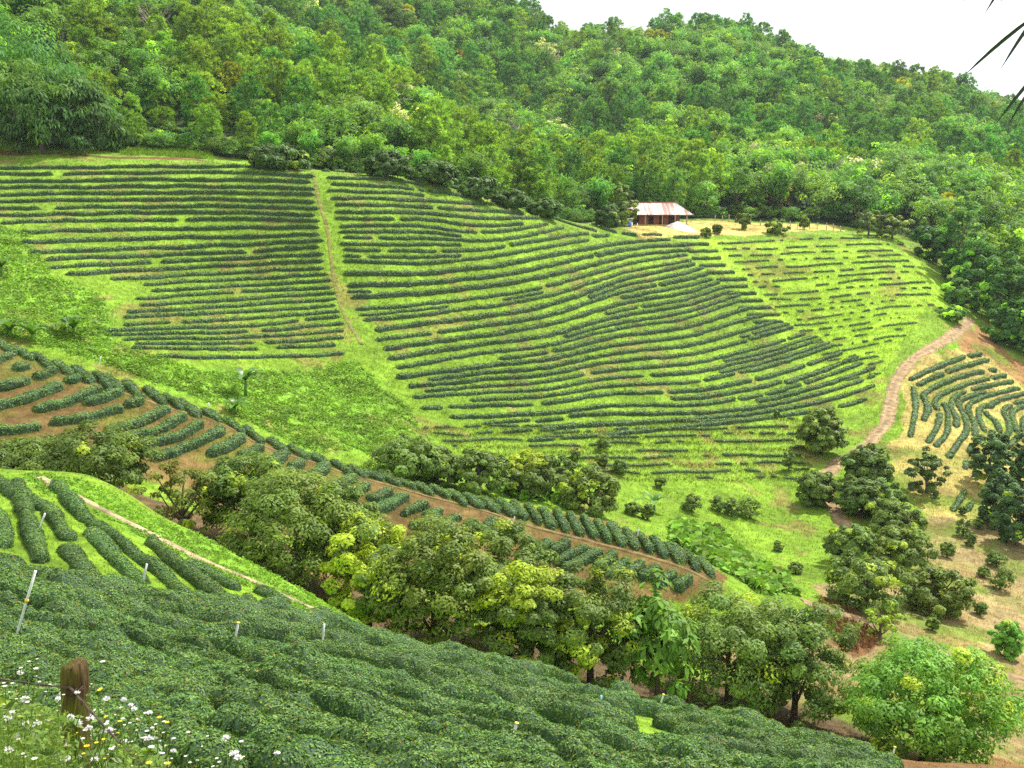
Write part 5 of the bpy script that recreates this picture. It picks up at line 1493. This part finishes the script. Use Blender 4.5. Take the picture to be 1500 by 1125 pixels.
for k, (u, D, g, h_) in enumerate(sorted(WFL, key=lambda q: q[0])):
    kind = wr.random()
    yel = kind > .92; puff = kind < .22
    flower_weed('wildflower', g, h_, 700 + k, int(wr.integers(3, 6) if puff else wr.integers(4, 8)), puff, yel,
        ('weed with fluffy white flower heads, ' if puff else 'weed with small yellow flowers, ' if yel else 'weed with tiny white flowers, ') + ordinal(k + 1) + ' from the left in the foreground', 'wildflowers round the fence post')
UG = MB()
n_ = 16000
uu_ = gr0.uniform(-90, 400, n_); dd_ = gr0.uniform(3.3, 6.8, n_)
gp = np.stack([dd_ * (uu_ - 750) / FPX, dd_], 1); gz = height(gp[:, 0], gp[:, 1])
vl = np.interp(uu_, [-90, 60, 110, 160, 230, 290, 350, 400], [975, 1000, 1030, 1050, 1085, 1095, 1108, 1130]) + gr0.uniform(40, 200, n_)
dv_ = (562.5 - vl) / FPX; zt_ = dd_ * (-SP + dv_ * CP) / (CP + dv_ * SP)
ok_ = ~((uu_ > 70) & (uu_ < 135) & (dd_ < 5.05)) & (zt_ > gz + .03) & (zt_ < gz + 1.3)
c_ = np.stack([gp[ok_, 0], gp[ok_, 1], zt_[ok_]], 1); m_ = len(c_)
colu = np.array([.13, .21, .035]) * gr0.uniform(.5, 1.5, (m_, 1)) * np.where(gr0.random((m_, 1)) < .12, np.array([[1.6, 1.3, .8]]), 1)
al_ = unit(gr0.normal(size=(m_, 3)) * [.8, .8, .5] + [0, 0, .5]); hl = gr0.uniform(.010, .036, m_) * np.where(gr0.random(m_) < .04, 2.2, 1)
UG.leaves(c_, gr0.normal(size=(m_, 3)) * .7 + [0.2, -.3, .7], hl, hl * gr0.uniform(.2, .5, m_), colu, gr0, along=al_, fold=.12)
k_ = gr0.random(m_) < .35
b0 = c_[k_].copy(); ln_ = b0[:, 2] - gz[ok_][k_]
b0[:, 2] -= ln_ * .5
UG.leaves(b0, gr0.normal(size=(k_.sum(), 3)) * [1, 1, .05], ln_, .007, colu[k_] * .9, gr0, along=np.tile([0, 0, 1.], (k_.sum(), 1)) + gr0.normal(size=(k_.sum(), 3)) * .12)
tag(UG.build('undergrowth', M['grass'], smooth=False), 'tangled bright green weeds and grass round the fence post', 'weeds', kind='stuff')
for u, v, D in [(80,993,4.8), (102,1002,4.75), (104,985,4.7), (78,1020,4.6), (62,1043,4.5), (5,1073,4.2), (152,1036,4.6), (156,1048,4.5), (90,1118,4.2), (130,1033,4.6), (127,1052,4.6), (30,1000,4.9), (334,1102,4.4), (280,1076,4.8), (38,1040,4.4), (55,1065,4.4)]:
    p = wpt(u, v, D); g = np.array([p[0], D, float(height(p[0], D))]); k += 1
    flower_weed('wildflower', g, p[2] - g[2], 900 + k, 2, True, False, 'tall weed with fluffy white flower heads, %s from the left in the foreground' % ordinal(k + 1), 'tall fluffy wildflowers round the fence post')

# ------------------------------------------------------------------ grass and weeds: too many blades to count
def near_strip(xy):
    k = np.zeros(len(xy), bool)
    for c, hw in STRIPS:
        for s in range(0, len(c), 3):
            pass
        lo = c.min(0) - 2; hi = c.max(0) + 2
        q = np.where((xy > lo).all(1) & (xy < hi).all(1))[0]
        c = c[::2]
        for a in range(0, len(q), 2000):
            d = np.linalg.norm(xy[q[a:a + 2000], None] - c[None], axis=2).min(1)
            k[q[a:a + 2000]] |= d < hw * 0.95
    return k
gr = np.random.default_rng(31)
def scatter(n, v0, v1, ymin, ymax):
    u = gr.uniform(-20, 1520, n); v = gr.uniform(v0, v1, n)
    p = hit(u, v, 0)
    p = p[~np.isnan(p[:, 0])]
    p = p[(p[:, 1] > ymin) & (p[:, 1] < ymax)]
    return p[~near_strip(p[:, :2])]
P_ = scatter(85000, 200, 1125, 20, 245)
uu, vv = to_pix(P_)
P_ = P_[(P_[:, 1] < pchip(edge_u, edge_d, uu) + 4)]
inw = {nm: in_poly(P_[:, 0], P_[:, 1], WP[nm]) for nm, c_, px_ in ZONES}
zc = zone_colour(P_[:, 0], P_[:, 1])
def tufts(name, P, zc, hmul, blades, label, leafy=False, thin=1.0):
    b = MB(); n = len(P)
    c = np.repeat(P, blades, 0); D = c[:, 1]
    h = np.clip(D * 0.0024, .07, .42) * hmul * gr.uniform(.5, 1.35, len(c))
    c = c + gr.normal(size=c.shape) * (np.clip(D * 0.0022, .05, .35)[:, None]) * [1, 1, 0]
    c[:, 2] = height(c[:, 0], c[:, 1])
    col = np.repeat(zc, blades, 0) * gr.uniform(.7, 1.35, (len(c), 1)) * np.array([1, 1, 1]) * (1 + gr.normal(size=(len(c), 3)) * .07)
    if leafy:
        al = unit(gr.normal(size=c.shape) * [1, 1, .3]); nr = gr.normal(size=c.shape) * .55 + [0, -.25, .9]
        c[:, 2] += h * gr.uniform(.1, 1.0, len(c)); b.leaves(c, nr, h * 1.1, h * .75, col, gr, along=al, fold=.1)
    else:
        al = unit(gr.normal(size=c.shape) * .45 + [0, 0, 1.0]); nr = unit(gr.normal(size=c.shape) * [1, 1, .2])
        c[:, 2] += h * .42; b.leaves(c, nr, h, h * .22 * thin, col, gr, along=al)
    return tag(b.build(name, M['grass'], smooth=False), label, 'grass' if not leafy else 'weeds', kind='stuff')
soilish = inw['brush'] | inw['cut'] | inw['ridge'] | inw['fieldedge'] | inw['bank'] | inw['litter']
dry = inw['fieldedge'] | inw['litter'] | inw['straw'] | inw['lowright'] | inw['underright'] | inw['yard']
wz = inw['weed'] | inw['verge'] | inw['mound'] | inw['greens']
lawn = ~(soilish | dry | wz | inw['litter'])
tufts('grass', P_[lawn], zc[lawn], .8, 5, 'bright green grass growing between the tea rows')
tufts('dry_grass', P_[dry], zc[dry] * 1.05, .8, 4, 'straw-coloured dry grass and litter on the right-hand slope')
tufts('brown_brush', P_[inw['brush']], np.tile(np.array((0.16, 0.08, 0.035)), (inw['brush'].sum(), 1)), 2.2, 9, 'reddish brown dead brush on the bare bank below the orchard')
mm_ = inw['mound'] | inw['greens']
tufts('vine_mound', P_[mm_], C_WEED * gr.uniform(.8, 1.5, (mm_.sum(), 1)), 3.2, 14, 'bright green vines heaped at the end of the spur', leafy=True)
tufts('weeds', P_[wz], C_WEED * np.array([1.15, 1.1, 1]) * gr.uniform(.75, 1.35, (wz.sum(), 1)) * (.55 + .9 * fbm(P_[wz][:, 0] / 3.5, P_[wz][:, 1] / 3.5, 61, 3)[:, None]), .8, 18, 'rank green leafy weeds filling the gully', leafy=True)
for nm_, c1_, hm_ in (('young', C_YOUNG * 1.15, .75), ('low', np.array((.13, .15, .02)), 1.0)):
    tu = np.concatenate([a_ for a_, b_, c_ in TERR if c_ == nm_]); tv = np.concatenate([b_ for a_, b_, c_ in TERR if c_ == nm_])
    tu = np.repeat(tu, 7) + gr.uniform(-2.2, 2.2, len(tu) * 7); tv = np.repeat(tv, 7) + gr.normal(size=len(tv) * 7) * .5
    tp_ = hit(tu, tv); tp_ = tp_[~np.isnan(tp_[:, 0])]; tp_ = tp_[tp_[:, 1] > 90]
    tufts('terrace_grass', tp_, np.tile(c1_, (len(tp_), 1)), hm_, 2, 'pale grass lip along the terraces of young tea' if nm_ == 'young' else 'olive green weeds along the banks of the lowest terraces')
hp_ = np.concatenate([h['p'] for h in HEDGES if h['block'] in ('spur_face', 'spur_crest')])
hp_ = np.repeat(hp_, 6, 0); hp_ = hp_ + gr.normal(size=hp_.shape) * [.22, .22, 0]; hp_[:, 1] -= .62; hp_[:, 0] += .12
hp_[:, 2] = height(hp_[:, 0], hp_[:, 1])
tufts('spur_verge', hp_, np.where(gr.random((len(hp_), 1)) < .75, C_LAWN * 1.1, C_STRAW * .9), .75, 3, 'grass verges along the hedges of the spur')
mp = world_poly([(180,228),(190,205),(215,198),(240,208),(275,214),(310,222),(312,234),(250,230)])
mu = gr.uniform(180, 315, 2500); mv = gr.uniform(196, 236, 2500); mh = hit(mu, mv, 150); mh = mh[~np.isnan(mh[:, 0])]; mh = mh[in_poly(mh[:, 0], mh[:, 1], mp)]
tufts('long_grass', mh, np.tile(C_LAWN * 1.1, (len(mh), 1)), 1.6, 6, 'pale long grass on the mound of the left crest')
ri = np.where(inw['ridge'])[0]; ri = ri[gr.random(len(ri)) < .55]
tufts('spur_grass', P_[ri], np.where(gr.random((len(ri), 1)) < .25, C_LAWN, C_SOIL * 1.3), .9, 3, 'thin grass tufts on the earthy spur face')

# ------------------------------------------------------------------ the air between the camera and the mountain
hz = MB(); hz.box((-1650, -40, float(GH.min()) - 1.5), (1650, 1900, 330))
hazeo = hz.build('haze', [], smooth=False)
mh_, nth, outh = new_mat('haze_air')
vol = N(nth, 'ShaderNodeVolumePrincipled', Density=0.00008, Anisotropy=0.3)
vol.inputs['Color'].default_value = (0.80, 0.90, 1.0, 1)
nth.links.new(vol.outputs[0], outh.inputs['Volume'])
hazeo.data.materials.append(mh_)
tag(hazeo, kind='stuff')
